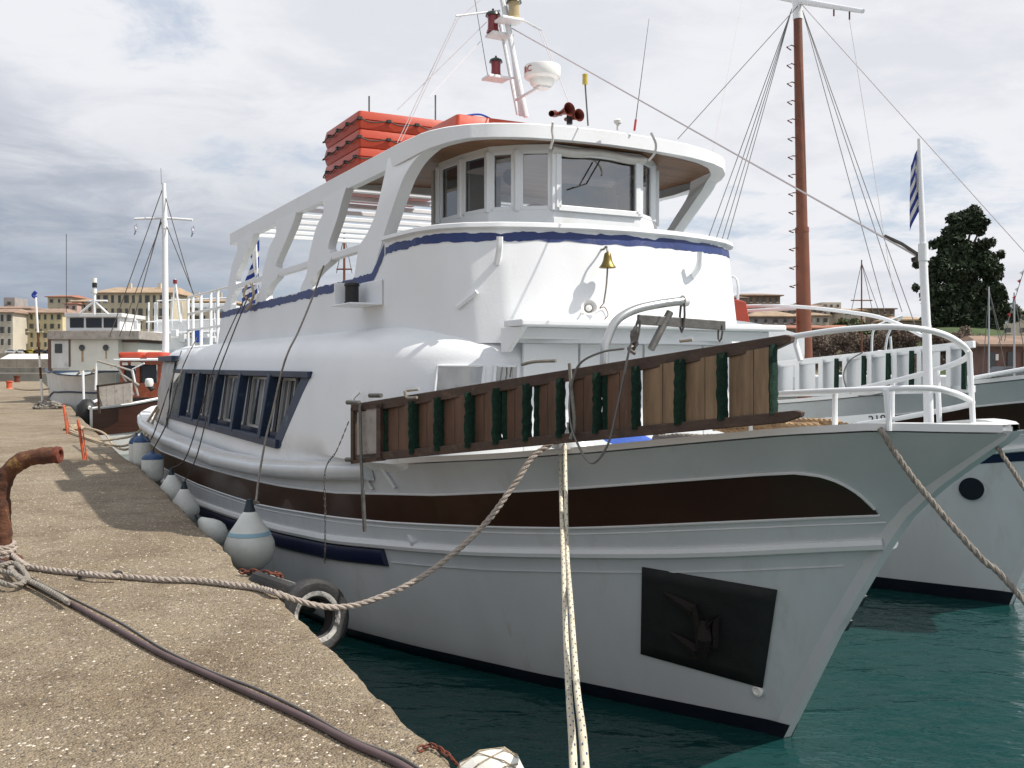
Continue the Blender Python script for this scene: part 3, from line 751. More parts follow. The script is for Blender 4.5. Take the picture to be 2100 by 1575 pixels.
def stripe(idx, sub, depth, top, seed):
    rs = np.random.RandomState(seed); up = []; dn = []; lo1 = lo2 = 0
    for a, b in zip(idx[:-1], idx[1:]):
        L = np.linalg.norm(np.array(PL[a]) - np.array(PL[b])); k = max(1, int(L / sub))
        for j in range(k):
            t = j / k
            zt = bul_top(*PL[a]) * (1 - t) + bul_top(*PL[b]) * t - top
            lo1 = lo1 * .7 + rs.randn() * .006; lo2 = lo2 * .7 + rs.randn() * .006
            A = np.array(bp(a, zt, .004)); B_ = np.array(bp(b, zt, .004)); m = A * (1 - t) + B_ * t
            up.append((m[0], m[1], zt + min(lo1, .012))); 
            A = np.array(bp(a, zt - depth, .004)); B_ = np.array(bp(b, zt - depth, .004)); m = A * (1 - t) + B_ * t
            dn.append((m[0], m[1], zt - depth + lo2))
    return MB().grid([dn, up]).build('blue_stripe', 'blue_paint', boat)
stripe(idx_front, .035, .085, .055, 2)
st_i = [i for i, (s, p) in enumerate(PL) if p <= -1.79 and s >= 3.61]; pt_i = [i for i, (s, p) in enumerate(PL) if p >= 1.79 and s >= 3.61]
stripe(st_i, .035, .10, .004, 5); stripe(pt_i, .05, .10, .004, 6)
MB().grid([[L3(s, -w_, 3.20), L3(s, w_, 3.20)] for s, w_ in ((2.2, .8), (2.7, 1.5), (3.4, 1.74), (11.4, 1.74))], flip=True).build('bridge_deck', 'deck_grey', boat)
# fittings on the bulwark front
def fp(x, y, o=0.):      # point on the front of the bulwark under a pixel
    r = ray(x, y); t = 5.
    while t < 14:
        q_ = toB(C0 + r * t); p = abs(q_[1])
        if p < 1.8:
            sf = ip(BT, p); sf += rake(sf, q_[2])
            if q_[0] >= sf - o: return Vector(L3(*q_))
        t += .004
    return Vector(L3(2, 0, 3.6))
for pts in ([(1025, 485), (1024, 512), (1019, 540)], [(1436, 517), (1433, 545), (1421, 566)]):
    P = [fp(*pts[0], .16), fp(*pts[1], .12), fp(*pts[2], .0)]
    MB().tube(spline(P, 5), [.03] * 11, 6).build('lamp_bracket', 'white_paint', boat, smooth=True)
MB().tube([fp(978, 598, .05), fp(938, 630, .04)], .024, 6).build('hand_hold', 'white_paint', boat, smooth=True)
# bell
bc = fp(1246, 535, .16); hk = fp(1233, 512, .0)
mb = MB().tube(spline([hk, fp(1238, 511, .06), fp(1244, 506, .13), fp(1246, 517, .16)], 4), .010, 6)
mb.build('bell_bracket', 'steel_dull', boat, smooth=True)
bell = MB().lathe([(.0, .075), (.018, .075), (.03, .062), (.036, .03), (.042, 0), (.055, -.03), (.075, -.055), (.076, -.062), (.066, -.06), (.03, -.03), (0, -.02)], bc, None, 24).build('bell', 'brass', boat, smooth=True)
MB().tube(spline([bc + Vector((0, 0, -.05)), fp(1245, 565, .14), fp(1243, 590, .12), fp(1238, 622, .08)], 5), .009, 6).build('lanyard', 'rope_grey', bell)
MB().tube(spline([fp(1238, 622, .06), fp(1230, 632, .03), fp(1240, 630, .02), fp(1247, 645, .02), fp(1240, 655, .02)], 5), .004, 5).build('cord', 'rust_dark', boat)
hc = fp(1205, 637, .08)
Mx = Matrix.Rotation(-math.pi / 2, 3, 'Y').inverted()
fwdM = Vector((1, 0, 0)).to_track_quat('Z', 'Y').to_matrix()
tilt = Vector((.82, -.35, .25)).to_track_quat('Z', 'Y').to_matrix()
MB().lathe([(.0, -.02), (.025, -.02), (.03, .04), (.06, .085), (.07, .09), (.06, .08), (.028, .03), (.028, .075), (0, .08)], hc, tilt, 20).build('loudhailer', 'plastic_white', boat, smooth=True)
MB().tube([fp(1192, 642, 0), fp(1196, 645, .06), fp(1200, 640, .09)], .008, 6).build('loudhailer_bracket', 'plastic_white', boat)
# starboard sidelight in its white shade box
q = onp(735, 603, -1.9)
sb = MB().box(L3(q[0] - .16, -1.98, q[2] - .125), (.62, .34, .018)).box(L3(q[0] + .15, -1.96, q[2] + .0), (.02, .30, .24)).box(L3(q[0] - .16, -1.815, q[2] + .0), (.60, .02, .25)).build('sidelight_box', 'white_paint', boat, bevel=.006)
MB().lathe([(0, -.11), (.075, -.11), (.08, -.085), (.07, -.08), (.07, .075), (.082, .08), (.075, .105), (.03, .125), (0, .125)], L3(q[0], -1.97, q[2]), None, 20).build('sidelight', ['black_rubber'], boat, smooth=True)
MB().tube([L3(q[0] - .085 * math.sin(a), -1.97 - .075 * math.cos(a), q[2] - .07) for a in np.linspace(-.5, 1.3, 2)], .004, 5)
# --- wheelhouse
WP = [(2.55, .50), (2.74, .80), (2.95, 1.0), (3.38, 1.09), (3.86, 1.12)]
SIL, HEAD, TOPW = 4.29, 4.86, 4.915
def wheelhouse():
    pts = [(s, -p) for s, p in WP[::-1]] + WP
    rows = [[L3(s, p, z) for s, p in pts] for z in (3.2, SIL)]
    rows2 = [[L3(s, p, z) for s, p in pts] for z in (HEAD, TOPW)]
    def band(rws, name):
        out = MB().grid(rws, flip=False); 
        o = out.build(name, 'white_paint', boat); m = o.modifiers.new('solid', 'SOLIDIFY'); m.thickness = .05; m.offset = 1 if False else -1; return o
    band(rows, 'wheelhouse_wall'); band(rows2, 'wheelhouse_header')
    n = len(pts)
    for i, (s, p) in enumerate(pts):
        MB().box(L3(s + .02, p * .985, (SIL + HEAD) / 2), (.075, .075, HEAD - SIL + .02), Matrix.Rotation(math.atan2(p, 3.6 - s) if False else 0, 3, 'Z')).build('window_post', 'white_paint', boat, bevel=.012)
    for i in range(n - 1):
        a = np.array(L3(*pts[i], 0)); b = np.array(L3(*pts[i + 1], 0)); d = (b - a) / np.linalg.norm(b - a); nn = np.array([d[1], -d[0], 0]);
        if nn @ (a - np.array(L3(4, 0, 0))) < 0: nn = -nn
        A = a + d * .04 - nn * .02; B_ = b - d * .04 - nn * .02
        w = MB(); z0, z1 = SIL + .02, HEAD - .01
        big = i == n // 2 - 1
        t = .055 if big else .04
        for (p, q_) in (((A, z0), (B_, z0)), ((A, z1), (B_, z1)), ((A, z0), (A, z1)), ((B_, z0), (B_, z1))):
            P = p[0] + nn * (.035 if big else .012) + np.array([0, 0, p[1]]); Q = q_[0] + nn * (.035 if big else .012) + np.array([0, 0, q_[1]])
            w.beam(P, Q, t, .03 if big else .022, up=tuple(nn))
        o = w.build('wheelhouse_window', 'white_paint', boat, bevel=.004)
        A2 = A - nn * .01; B2 = B_ - nn * .01
        MB().grid([[A2 + np.array([0, 0, z0]), B2 + np.array([0, 0, z0])], [A2 + np.array([0, 0, z1]), B2 + np.array([0, 0, z1])]]).build('pane', 'glass', o)
        if i in (0, 1, n - 2, n - 3):
            A3, B3 = A2 - nn * .02, B2 - nn * .02
            MB().grid([[A3 + np.array([0, 0, z1 - .10]), B3 + np.array([0, 0, z1 - .10])], [A3 + np.array([0, 0, z1]), B3 + np.array([0, 0, z1])]]).build('sun_strip', 'blue_paint', o)
        if big:
            m = (A + B_) / 2 + nn * .06
            MB().tube([m + d * .0 + np.array([0, 0, HEAD - .05]), m - d * .16 + np.array([0, 0, SIL + .27]), m - d * .30 + np.array([0, 0, SIL + .22])], .008, 5).build('wiper', 'black_rubber', o)
            c = MB(); rows = []
            for k in range(9):
                zz = HEAD + .05 - .012 * k; oo = .03 + .05 * math.sin(math.pi * k / 8)
                rows.append([A - d * .08 + nn * oo + np.array([0, 0, zz]) + (B_ - A + d * .16) * t_ + np.array([0, 0, -.012 * math.sin(t_ * 9)]) for t_ in np.linspace(0, 1, 14)])
            c.grid(rows, flip=True).build('rolled_awning', 'canvas', boat, smooth=True)
    # inside: aft bulkhead, console, wheel, folded foil screen
    MB().box(L3(3.97, -.75, 4.03), (.05, .8, 1.64)).box(L3(3.97, .75, 4.03), (.05, .8, 1.64)).build('aft_bulkhead', 'cabin_inside', boat)
    MB().box(L3(2.95, 0, 3.78), (.45, 1.5, .92)).build('helm_console', 'cabin_inside', boat, bevel=.03)
    MB().tube([L3(3.32, -.25 + .28 * math.cos(a), 4.18 + .28 * math.sin(a)) for a in np.linspace(0, 6.283, 25)[:-1]], .018, 6, closed=True).build('steering_wheel', 'varnish', boat, smooth=True)
    rs = np.random.RandomState(5); rows = []
    for i in range(7): rows.append([L3(2.66 + .03 * i + .02 * rs.randn(), -.30 + .11 * j, 4.29 + .10 * math.sin(math.pi * i / 6) * (1 - abs(j - 3) / 4) + .03 * rs.rand()) for j in range(7)])
    MB().grid(rows).build('foil_screen', 'foil', boat)
    MB().lathe([(0, 0), (.06, 0), (.08, .02), (.06, .05), (0, .05)], L3(3.05, -.72, 4.66), fwdM, 16).build('fan', 'black_rubber', boat, smooth=True)
wheelhouse()
# --- roof
RT = [(0, 2.32), (.5, 2.34), (.9, 2.38), (1.2, 2.47), (1.4, 2.58), (1.55, 2.74), (1.64, 2.94), (1.69, 3.2), (1.70, 3.6)]
def roof_plan(off=0., send=11.1):
    pp = np.r_[np.linspace(0, 1.2, 12), np.linspace(1.25, 1.70, 14)]
    P = [(ip(RT, p) + off, -max(0, p - off)) for p in pp][::-1]
    P = [(s, -1.70 + off) for s in (send, 9, 7, 5.36, 4.4)] + P
    return P + [(s, -p) for s, p in P[::-1]][1:]
def camber(p): return .055 * (1 - (p / 1.7) ** 2)
def low(s, p):            # lower edge of the fascia: deeper along the sides
    return 4.868 + camber(p) * .9 * max(0, min(1, (3.3 - s) / .6)) - .08 * max(0, min(1, (s - 2.55) / .8)) * max(0, min(1, (abs(p) - 1.2) / .35))
RP = roof_plan(); RI = roof_plan(.10)
rows = []
for zf, pl_ in ((lambda s, p: low(s, p) + .004, RI), (low, RP), (lambda s, p: 4.985 + camber(p), RP), (lambda s, p: 5.0 + camber(p), roof_plan(.025)), (lambda s, p: 4.96 + camber(p), RI)):
    rows.append([LQ(s, p, zf(s, p)) for s, p in pl_])
MB().grid(rows).build('roof_fascia', 'white_paint', boat, smooth=True, auto=30)
def roof_sheet(z, m, name, s_end, flip):
    P = [(s, p) for s, p in roof_plan(.095) if p <= 0 and s <= 4.4]; rows = []
    for s, p in [(s_end, -1.605)] + P:
        rows.append([LQ(s, p * k, z + camber(p * k)) for k in np.linspace(1, -1, 9)])
    return MB().grid(rows, flip=flip).build(name, m, boat, smooth=True)
roof_sheet(4.97, 'white_paint', 'roof_deck', 5.36, True)
def soz(s, p): return 4.882 + .05 * (1 - (p / 1.7) ** 2)
# soffit boards: real narrow planks across the boat
sf = MB()
for s in np.arange(2.40, 5.34, .052):
    pm = 1.60
    if s < 3.6:
        c = [p for p in np.linspace(0, 1.6, 200) if ip(RT, p) + .10 <= s]
        pm = max(c) if c else .0
        if pm < .1: continue
    ks = np.linspace(-pm, pm, 9)
    a = [LQ(s, p, soz(s, p)) for p in ks]; b = [LQ(s + .044, p, soz(s, p)) for p in ks]
    a2 = [(x, y, z + .012) for x, y, z in a]; b2 = [(x, y, z + .012) for x, y, z in b]
    sf.grid([a2, a, b, b2])
tag(sf.build('soffit_boards', 'soffit_wood', boat), kind='stuff')
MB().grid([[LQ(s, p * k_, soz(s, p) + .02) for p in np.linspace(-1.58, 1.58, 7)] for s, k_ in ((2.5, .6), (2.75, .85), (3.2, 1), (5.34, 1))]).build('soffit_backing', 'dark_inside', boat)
MB().box(L3(5.36, .11, 4.90), (.06, 3.5, .12)).build('roof_beam', 'white_paint', boat)
for i, s in enumerate(np.arange(5.9, 11.1, .6)):
    MB().box(L3(s, .11, 4.93), (.07, 3.45, .06)).build('roof_slat', 'white_paint', boat, bevel=.008)
# pillars and mid rails, both sides
def pil_p(s_, z):
    p = 1.79 - .075 * (z - 3.7) / 1.1
    k_ = max(0., min(1., (3.35 - s_) / .35))
    if s_ < 3.35: p = p * (1 - k_) + k_ * min(p, float(np.interp(s_, [b_ for a_, b_ in RT], [a_ for a_, b_ in RT])) - .012)
    return p
def panel(poly, side, th):
    o = [LQ(s_, side * pil_p(s_, z), z) for s_, z in poly]; i_ = [(x, y - side * th, z) for x, y, z in o]; n = len(o)
    m_ = MB(); m_._add(o + i_, [tuple(range(n)), tuple(range(n, 2 * n))[::-1]] + [(i, n + i, n + (i + 1) % n, (i + 1) % n) for i in range(n)])
    return m_.build('roof_pillar', 'white_paint', boat)
def pillar(b0, b1, m0, m1, t0, t1, side):
    zb, zm, zt = 3.70, 4.07, 4.80
    aft = [(b0, zb), (b0 - .03, zb + .10), (m0 + .03, zm - .14), (m0, zm), (m0 - .06, zm + .12), (m0 + (t0 - m0) * .5 - .03, zm + .40), (t0 - .08, zt - .17), (t0, zt)]
    fwd = [(t1, zt), (t1 + .12, zt - .13), (m1 + (t1 - m1) * .5 + .04, zm + .40), (m1 + .06, zm + .14), (m1 - .03, zm + .045), (m1 - .05, zm - .05), (b1 + (m1 - b1) * .55 + .10, zm - .14), (b1 + .05, zb + .12), (b1, zb)]
    panel([tuple(q) for q in spline(aft, 4)] + [tuple(q) for q in spline(fwd, 4)], side, .095)
PD = [(11.22, 10.66, 11.0, 10.42, 10.55, 9.42), (9.02, 8.36, 8.72, 7.9, 8.16, 7.10), (6.68, 6.20, 6.42, 5.55, 5.98, 5.08)]
for side in (-1, 1):
    for d in PD: pillar(*d, side)
    aft = [(4.62, 3.72), (4.58, 3.88), (4.54, 4.02), (4.48, 4.10), (4.28, 4.19), (4.09, 4.34), (3.97, 4.52), (3.89, 4.68), (3.83, 4.80), (3.80, 4.89)]
    fwd = [(4.05, 3.72), (4.0, 3.80), (3.83, 4.03), (3.74, 4.17), (3.55, 4.39), (3.33, 4.62), (3.18, 4.735), (3.03, 4.815), (2.90, 4.862), (2.78, 4.89)]
    if side > 0: aft = [(s_ - .32 * max(0, min(1, (z - 3.9) / .4)) - .10 * max(0, min(1, (z - 4.4) / .3)), z) for s_, z in aft]
    N_ = 26
    def rs_(L_):
        Q = resample([(a_, b_, 0) for a_, b_, *_ in spline([(x, z) for x, z in L_], 6)], .01)[0]; i_ = np.linspace(0, len(Q) - 1, N_).round().astype(int); return Q[i_]
    A_, F_ = rs_(aft), rs_(fwd); po = []
    for th_ in (0, .13): po.append([[LQ(q[0], side * (pil_p(q[0], q[1]) - th_), q[1]) for q in E_] for E_ in (A_, F_)])
    ring_ = [[po[0][0][i], po[0][1][i], po[1][1][i], po[1][0][i]] for i in range(N_)]
    MB().grid(ring_, close=True).build('roof_pillar', 'white_paint', boat, smooth=True, auto=40)
    for a, b in ((10.5, 8.6), (8.1, 6.3), (5.75, 4.4)):
        MB().box(LQ((a + b) / 2, side * 1.718, 4.065), (a - b, .075, .085)).build('mid_rail', 'white_paint', boat, bevel=.01)
# aft upper rail on the saloon roof
for pts in ([(11.0, 4.10), (12.5, 4.12), (14.7, 4.15)], [(11.3, 3.80), (14.7, 3.82)], [(11.5, 3.48), (14.7, 3.5)]):
    MB().tube([L3(s, -1.74, z) for s, z in pts], .024, 6).build('aft_rail', 'white_paint', boat, smooth=True)
for s in (11.9, 12.5, 13.4, 14.2, 14.7):
    MB().tube([L3(s, -1.74, 3.15), L3(s, -1.74, 4.13)], .028, 6).build('aft_rail_post', 'white_paint', boat, smooth=True)
# roof top: mast, lamps, radar, horns, aerials
def rp(x, y, s=None, p=0.):
    return Vector(L3(*(onp(x, y, p) if s is None else ons(x, y, s))))
mt = MB()
mt.hexa([rp(1064, 238, 4.05), rp(1080, 240, 3.95), rp(1080, 240, 4.0), rp(1064, 238, 4.1)], [rp(1028, -40, 4.2), rp(1032, -40, 4.12), rp(1032, -40, 4.15), rp(1028, -40, 4.25)])
mt.tube([rp(1079, 240, 3.95), rp(1022, -40, 4.15)], .028, 8); mt.tube([rp(1062, 235, 4.15), rp(1024, 40, 4.3)], .02, 8)
mt.build('mast', 'white_paint', boat, smooth=True, auto=30)
def lamp(x, y, m, w=.085, s=4.1, shelf=(-.12, 0)):
    c = rp(x, y, s); k = w / .085
    prof = [(0, -.11), (.075, -.11), (.07, -.085), (.062, -.08), (.058, 0), (.062, .07), (.082, .075), (.075, .10), (.03, .125), (.012, .125), (.012, .15), (0, .15)]
    o = MB().lathe([(r * k, z * k) for r, z in prof], c, None, 18).build('lamp', m, boat, smooth=True)
    MB().lathe([(.065 * k, .072 * k), (.086 * k, .074 * k), (.076 * k, .105 * k), (.03 * k, .13 * k), (.012 * k, .13 * k), (.012 * k, .155 * k), (0, .155 * k)], c, None, 18).build('lamp_cap', 'lamp_top', o, smooth=True)
    MB().box(c + Vector((shelf[1], shelf[0] * -1, -.13 * k)), (.2, .26, .03)).build('lamp_shelf', 'white_paint', o, bevel=.005)
lamp(1011, 47, 'red_lamp', .085, 4.2, (-.08, 0)); lamp(1054, 20, 'amber_lamp', .085, 4.0, (.06, 0)); lamp(1017, 140, 'red_lamp', .075, 4.2, (0, 0))
MB().tube([rp(1000, 160, 4.2), rp(1060, 160, 4.1)], .012, 6).build('lamp_bracket', 'white_paint', boat)
MB().tube([rp(935, 33, 4.2), rp(1025, 22, 4.2)], .012, 6).build('yard', 'white_paint', boat); MB().tube([rp(1068, 40, 4.1), rp(1110, 62, 3.7)], .012, 6).build('yard', 'white_paint', boat)
rc = rp(1112, 152, 3.55)
MB().lathe([(0, -.135), (.10, -.135), (.13, -.10), (.135, -.06), (.18, -.05), (.193, -.035), (.196, .07), (.188, .082), (.12, .092), (0, .095)], rc, None, 32).build('radar', 'plastic_white', boat, smooth=True)
MB().tube([rp(1058, 205, 3.95), rc + Vector((0, -.05, -.15))], .016, 6).box(rc + Vector((0, 0, -.14)), (.14, .14, .03)).build('radar_bracket', 'trim_white', boat)
for ch, ang in (('R', -1.60), ('C', -1.28)):
    a = ang
    nrm = Vector((math.cos(a), math.sin(a), 0)); X = Vector((-nrm.y, nrm.x, 0)); M = Matrix.Translation(rc + nrm * .197 + Vector((0, 0, .018))) @ Matrix(((X.x, 0, nrm.x), (X.y, 0, nrm.y), (0, 1, 0))).to_4x4()
    text_mesh('radar_lettering', ch, 'text_red', .095, M, boat)
def horn(x0, y0, x1, y1, s, r, L):
    a = rp(x0, y0, s + .1); b = rp(x1, y1, s - .12); d = (b - a).normalized(); Mq = d.to_track_quat('Z', 'Y').to_matrix(); L = (b - a).length
    MB().lathe([(0, 0), (.02, 0), (.022, L * .4), (.035, L * .7), (r * .75, L * .9), (r, L), (r * .92, L), (r * .6, L * .88), (.02, L * .6), (0, L * .55)], a, Mq, 20).build('horn', 'horn_red', boat, smooth=True)
horn(1140, 236, 1168, 224, 2.6, .068, .3); horn(1160, 245, 1188, 236, 2.6, .062, .3); horn(1150, 234, 1131, 233, 2.6, .03, .2)
MB().tube([rp(1168, 255, 2.6), rp(1168, 236, 2.6)], .03, 8).build('horn_bracket', 'black_rubber', boat)
MB().tube([rp(1206, 258, 2.7), rp(1200, 172, 2.7)], .008, 6).build('beacon_pole', 'steel_dull', boat)
MB().lathe([(0, -.05), (.028, -.05), (.028, 0), (.026, .002), (.028, .05), (.02, .055), (0, .055)], rp(1200, 163, 2.7), None, 14).build('beacon', 'yellow_lamp', boat, smooth=True)
MB().tube([rp(1301, 268, 2.3), rp(1304, 245, 2.3)], .011, 6).build('aerial_base', 'red_paint', boat)
MB().tube([rp(1304, 245, 2.3), rp(1331, 38, 2.3)], [.005, .002], 5).build('aerial', 'steel_dull', boat)
MB().lathe([(0, -.05), (.012, -.05), (.014, 0), (.036, .015), (.04, .04), (.02, .055), (0, .056)], rp(1267, 256, 2.2), None, 16).build('gps_dome', 'plastic_white', boat, smooth=True)
for (a, b, s) in (((757, 300), (757, 197), 7.3), ((893, 300), (893, 195), 7.3)):
    MB().tube([rp(*a, s), rp(*b, s)], .012, 5).build('stub_pole', 'steel_dull', boat)
# white cord lashed over the fascia
for pts in ([(1134, 250), (1132, 268), (1134, 285), (1128, 305)], [(1335, 272), (1345, 295), (1342, 315), (1330, 330)]):
    MB().tube(spline([rp(x, y, 2.02 + .05 * i) for i, (x, y) in enumerate(pts)], 4), .012, 5).build('lashing', 'canvas', boat)
# stays of the mast
def wire(pts, r, m, name='stay', parent=boat): return MB().tube(pts, r, 5).build(name, m, parent)
wire([rp(1050, 58, 4.05), rp(1880, 525, None, 0.)], .007, 'wire_light', 'forestay')
for a, b in (((935, 38), (815, 292)), ((940, 38), (822, 290)), ((998, 45), (815, 225)), ((985, 85), (880, 200)), ((1112, 66), (1168, 215)), ((1105, 62), (1135, 135))):
    wire([rp(*a, 4.2), rp(*b, None, -1.4 if b[0] < 900 else 0.)], .004, 'wire_light')
wire([rp(940, 38, 4.2), rp(985, 0, 4.2)], .004, 'wire_light'); wire([rp(972, -10, 4.2), rp(1001, 160, 4.2)], .004, 'wire')
# --- bow rail and jackstaff
def rail(pts, r=.019): MB().tube(spline([L3(*onp(x, y, p)) for x, y, p in pts], 6), r, 10).build('bow_rail', 'white_paint', boat, smooth=True)
rail([(1628, 690, -.70), (1700, 679, -.66), (1760, 673, -.60), (1830, 670, -.52), (1890, 675, -.40), (1930, 684, -.28), (1960, 698, -.15), (1982, 716, 0), (1985, 730, .12), (1960, 745, .3), (1900, 764, .55), (1830, 782, .8), (1760, 797, 1.)])
rail([(1575, 808, -.72), (1720, 801, -.62), (1890, 796, -.40), (1950, 804, -.26), (1990, 822, 0), (1985, 830, .12), (1930, 842, .45), (1830, 860, .8), (1760, 870, 1.)])
for x0, y0, x1, y1, p in ((1712, 884, 1712, 803, -.60), (1824, 884, 1817, 800, -.52), (1927, 882, 1922, 760, .28), (1996, 882, 1988, 722, 0), (1540, 890, 1540, 812, -.74), (1642, 740, 1628, 692, -.70), (1830, 878, 1830, 784, .8)):
    MB().tube([L3(*onp(x0, y0, p)), L3(*onp(x1, y1, p))], .017, 8).build('rail_post', 'white_paint', boat, smooth=True)
js = onp(1905, 880, 0.); jt = onp(1885, 285, 0.)
MB().tube([L3(*js), L3(*onp(1901, 690, 0)), L3(*onp(1893, 530, 0))], [.031, .028, .026], 12).tube([L3(*onp(1893.4, 535, 0)), L3(*onp(1893, 500, 0))], .031, 12).tube([L3(*onp(1893, 505, 0)), L3(*jt)], [.021, .012], 10).build('jackstaff', 'white_paint', boat, smooth=True)
wire([L3(*onp(1815, 484, 0)), L3(*onp(1850, 500, 0)), L3(*onp(1888, 525, 0))], .012, 'rope_dark', 'stay_lashing'); wire(spline([L3(*onp(1880, 530, 0)), L3(*onp(1872, 533, 0)), L3(*onp(1895, 527, 0))], 4), .018, 'rope_dark', 'stay_lashing')
MB().lathe([(0, -.02), (.10, -.02), (.125, 0), (.125, .03), (.10, .05), (0, .05)], L3(-1.76, 0, zsheer(-1.8) + .008), None, 24).build('bow_cap', 'trim_white', boat, smooth=True)
for (x, y) in ((1758, 1230), (1731, 1280)):
    q_ = onp(x, y, .06); MB().box(L3(q_[0] + .03, .01 + bhull(q_[0] + .08, q_[2]), q_[2]), (.08, .06, .10), Matrix.Rotation(.5, 3, 'Y')).build('bow_pad', 'boot_black', boat, bevel=.01)
# fairlead knob, samson posts
fq = hullhit(1155, 925)
MB().lathe([(0, 0), (.17, 0), (.15, .04), (.09, .09), (.05, .16), (.055, .19), (0, .20)], L3(fq[0] + .05, fq[1] + .12, zsheer(fq[0]) + .05), None, 16).build('fairlead', 'hull_white', boat, smooth=True)

# ------------------------------------------------------------------ gear on and around the white boat (things of their own)
def vplane(P0, P1):                       # vertical plane through two world points; returns pixel -> world
    P0 = np.array(P0, float); d = np.array(P1, float) - P0; n = np.array([d[1], -d[0], 0.]); n /= np.linalg.norm(n)
    def f(x, y, out=0.):
        r = ray(x, y); return C0 + r * (((P0 + n * out - C0) @ n) / (r @ n))
    return f, d / np.linalg.norm(d)
# --- wooden gangway stowed on edge along the bow
GA, GB = -2.52, -1.02
gTL, gBL = W(*onp(725, 834, GA)), W(*onp(725, 948, GA))
qr = onp(1625, 692, GB); gTR = W(*qr); qr = onp(1645, 852, GB); gBR = W(*qr)
gang = thing('gangway', 'brown wooden stepped gangway with green carpet treads stowed on edge along the bow rail', 'gangway', gBL)
gf, ge = vplane(gBL, gBR)
gn = np.array([-ge[1], ge[0], 0.]); gn /= np.linalg.norm(gn)
if gn @ (C0 - gBL) < 0: gn = -gn
def stringer(a, b, w, name, tip=True):
    e = (b - a) / np.linalg.norm(b - a); up = np.cross(gn, e); up = up / np.linalg.norm(up); up = up if up[2] > 0 else -up
    L = np.linalg.norm(b - a); prof = [(0, -w / 2), (L - .12, -w / 2), (L, -w * .1), (L + .01, w * .3), (L - .03, w / 2), (0, w / 2)]
    MB().prism([a + e * x + up * y - gn * .03 for x, y in prof], gn * .06).build(name, 'wood_rail', rel=gang, bevel=.006)
stringer(gTL + np.array([0, 0, -.02]), gTR + np.array([0, 0, -.02]), .082, 'stringer'); stringer(gBL + np.array([0, 0, .03]), gBR, .068, 'stringer')
TRD = [(797, 843), (860, 895), (912, 958), (975, 1015), (1040, 1076), (1106, 1145), (1178, 1220), (1246, 1300), (1321, 1387), (1407, 1474), (1498, 1580)]
def gpt(x, f_, out=0.):        # point at pixel column x, fraction f_ up the gangway
    yb = np.interp(x, [725, 1645], [950, 852]); yt = np.interp(x, [725, 1625], [836, 692]); return gf(x, yb + (yt - yb) * f_, out)
def gout(v): return gn * v
for i, (x0, x1) in enumerate(TRD):
    pale = i >= 8; tl = -.02 if not pale else -.02; tr = .035 if not pale else .03
    x0 -= 6; x1 += 5
    q4 = [gpt(x0, .07) + gout(tl), gpt(x1, .07) + gout(tr), gpt(x1, .92) + gout(tr), gpt(x0, .92) + gout(tl)]
    xm = x0 + (x1 - x0) * (.5 if not pale else .6)
    t_ = (xm - x0) / (x1 - x0); mb_, mt_ = q4[0] * (1 - t_) + q4[1] * t_, q4[3] * (1 - t_) + q4[2] * t_
    e3 = gn * .028; ex = (q4[1] - q4[0]); ex = ex / np.linalg.norm(ex) * .003
    for (a, b, c, d_) in ((q4[0], mb_ - ex, mt_ - ex, q4[3]), (mb_ + ex, q4[1], q4[2], mt_ + ex)):
        MB().hexa([a, b, c, d_], [p - e3 for p in (a, b, c, d_)]).build('tread_plank', 'wood_pale' if pale else 'wood_tread', rel=gang)
    # green carpet lapped over both edges of the tread, folded and slightly uneven
    for (x, sgn, w) in (((x1, 1, 8), (x0, -1, 7 if i < 3 else 9)) if not pale else ((x1, 1, 13 if i < 10 else 8),)):
        rs = np.random.RandomState(i * 7 + int(sgn) + 3); rows = []
        for k in range(15):
            fr = .055 + .885 * k / 14; o_ = (tr if sgn > 0 else tl); r = []
            j = rs.randn() * .6
            for dx, oo in ((-w * .35, .004), (-w * .1, .02), (w * .3, .026), (w * .75, .012), (w * 1.0, -.03), (w * .7, -.06)):
                r.append(gpt(x + sgn * dx + j, fr) + gout(o_ + oo + .004 * rs.randn()))
            rows.append(r)
        MB().grid(rows).build('carpet_edge', 'green_carpet', rel=gang, smooth=True)
# foot of the gangway: metal framed grey board, rollers, and the hooked pole
b4 = [gpt(738, .05), gpt(780, .05), gpt(780, .93), gpt(738, .93)]
MB().hexa([p + gout(.03) for p in b4], [p - gout(.0) for p in b4]).build('end_board', 'grey_board', rel=gang)
for (xa, fa, xb, fb, w) in ((730, .0, 730, 1.0, .035), (784, .0, 784, .98, .05), (728, .02, 790, .02, .03), (728, .97, 790, .95, .03)):
    MB().beam(gpt(xa, fa) + gout(.02), gpt(xb, fb) + gout(.02), w, .05, up=gn).build('end_frame', 'wood_rail', rel=gang)
for (x0, y0, x1, y1) in ((712, 825, 737, 826), (758, 811, 782, 811), (710, 942, 732, 943)):
    MB().tube([gf(x0, y0), gf(x1, y1)], .02, 10).build('roller', 'steel_dull', rel=gang, smooth=True)
for (x, y) in ((1080, 742), (1395, 698), (833, 800)):
    MB().tube([gf(x, y, .02), gf(x + 26, y - 3, .02)], .016, 8).build('roller', 'steel', rel=gang, smooth=True)
hk = MB().tube([gf(738, 828, .06), gf(741, 950, .07), gf(744, 1010, .08)], .014, 8).tube([gf(744, 1005, .08), gf(748, 1090, .08)], .017, 8).build('boat_hook', 'steel_dull', smooth=True)
tag(hk, 'slim metal pole hanging down from the foot of the wooden gangway', 'pole')
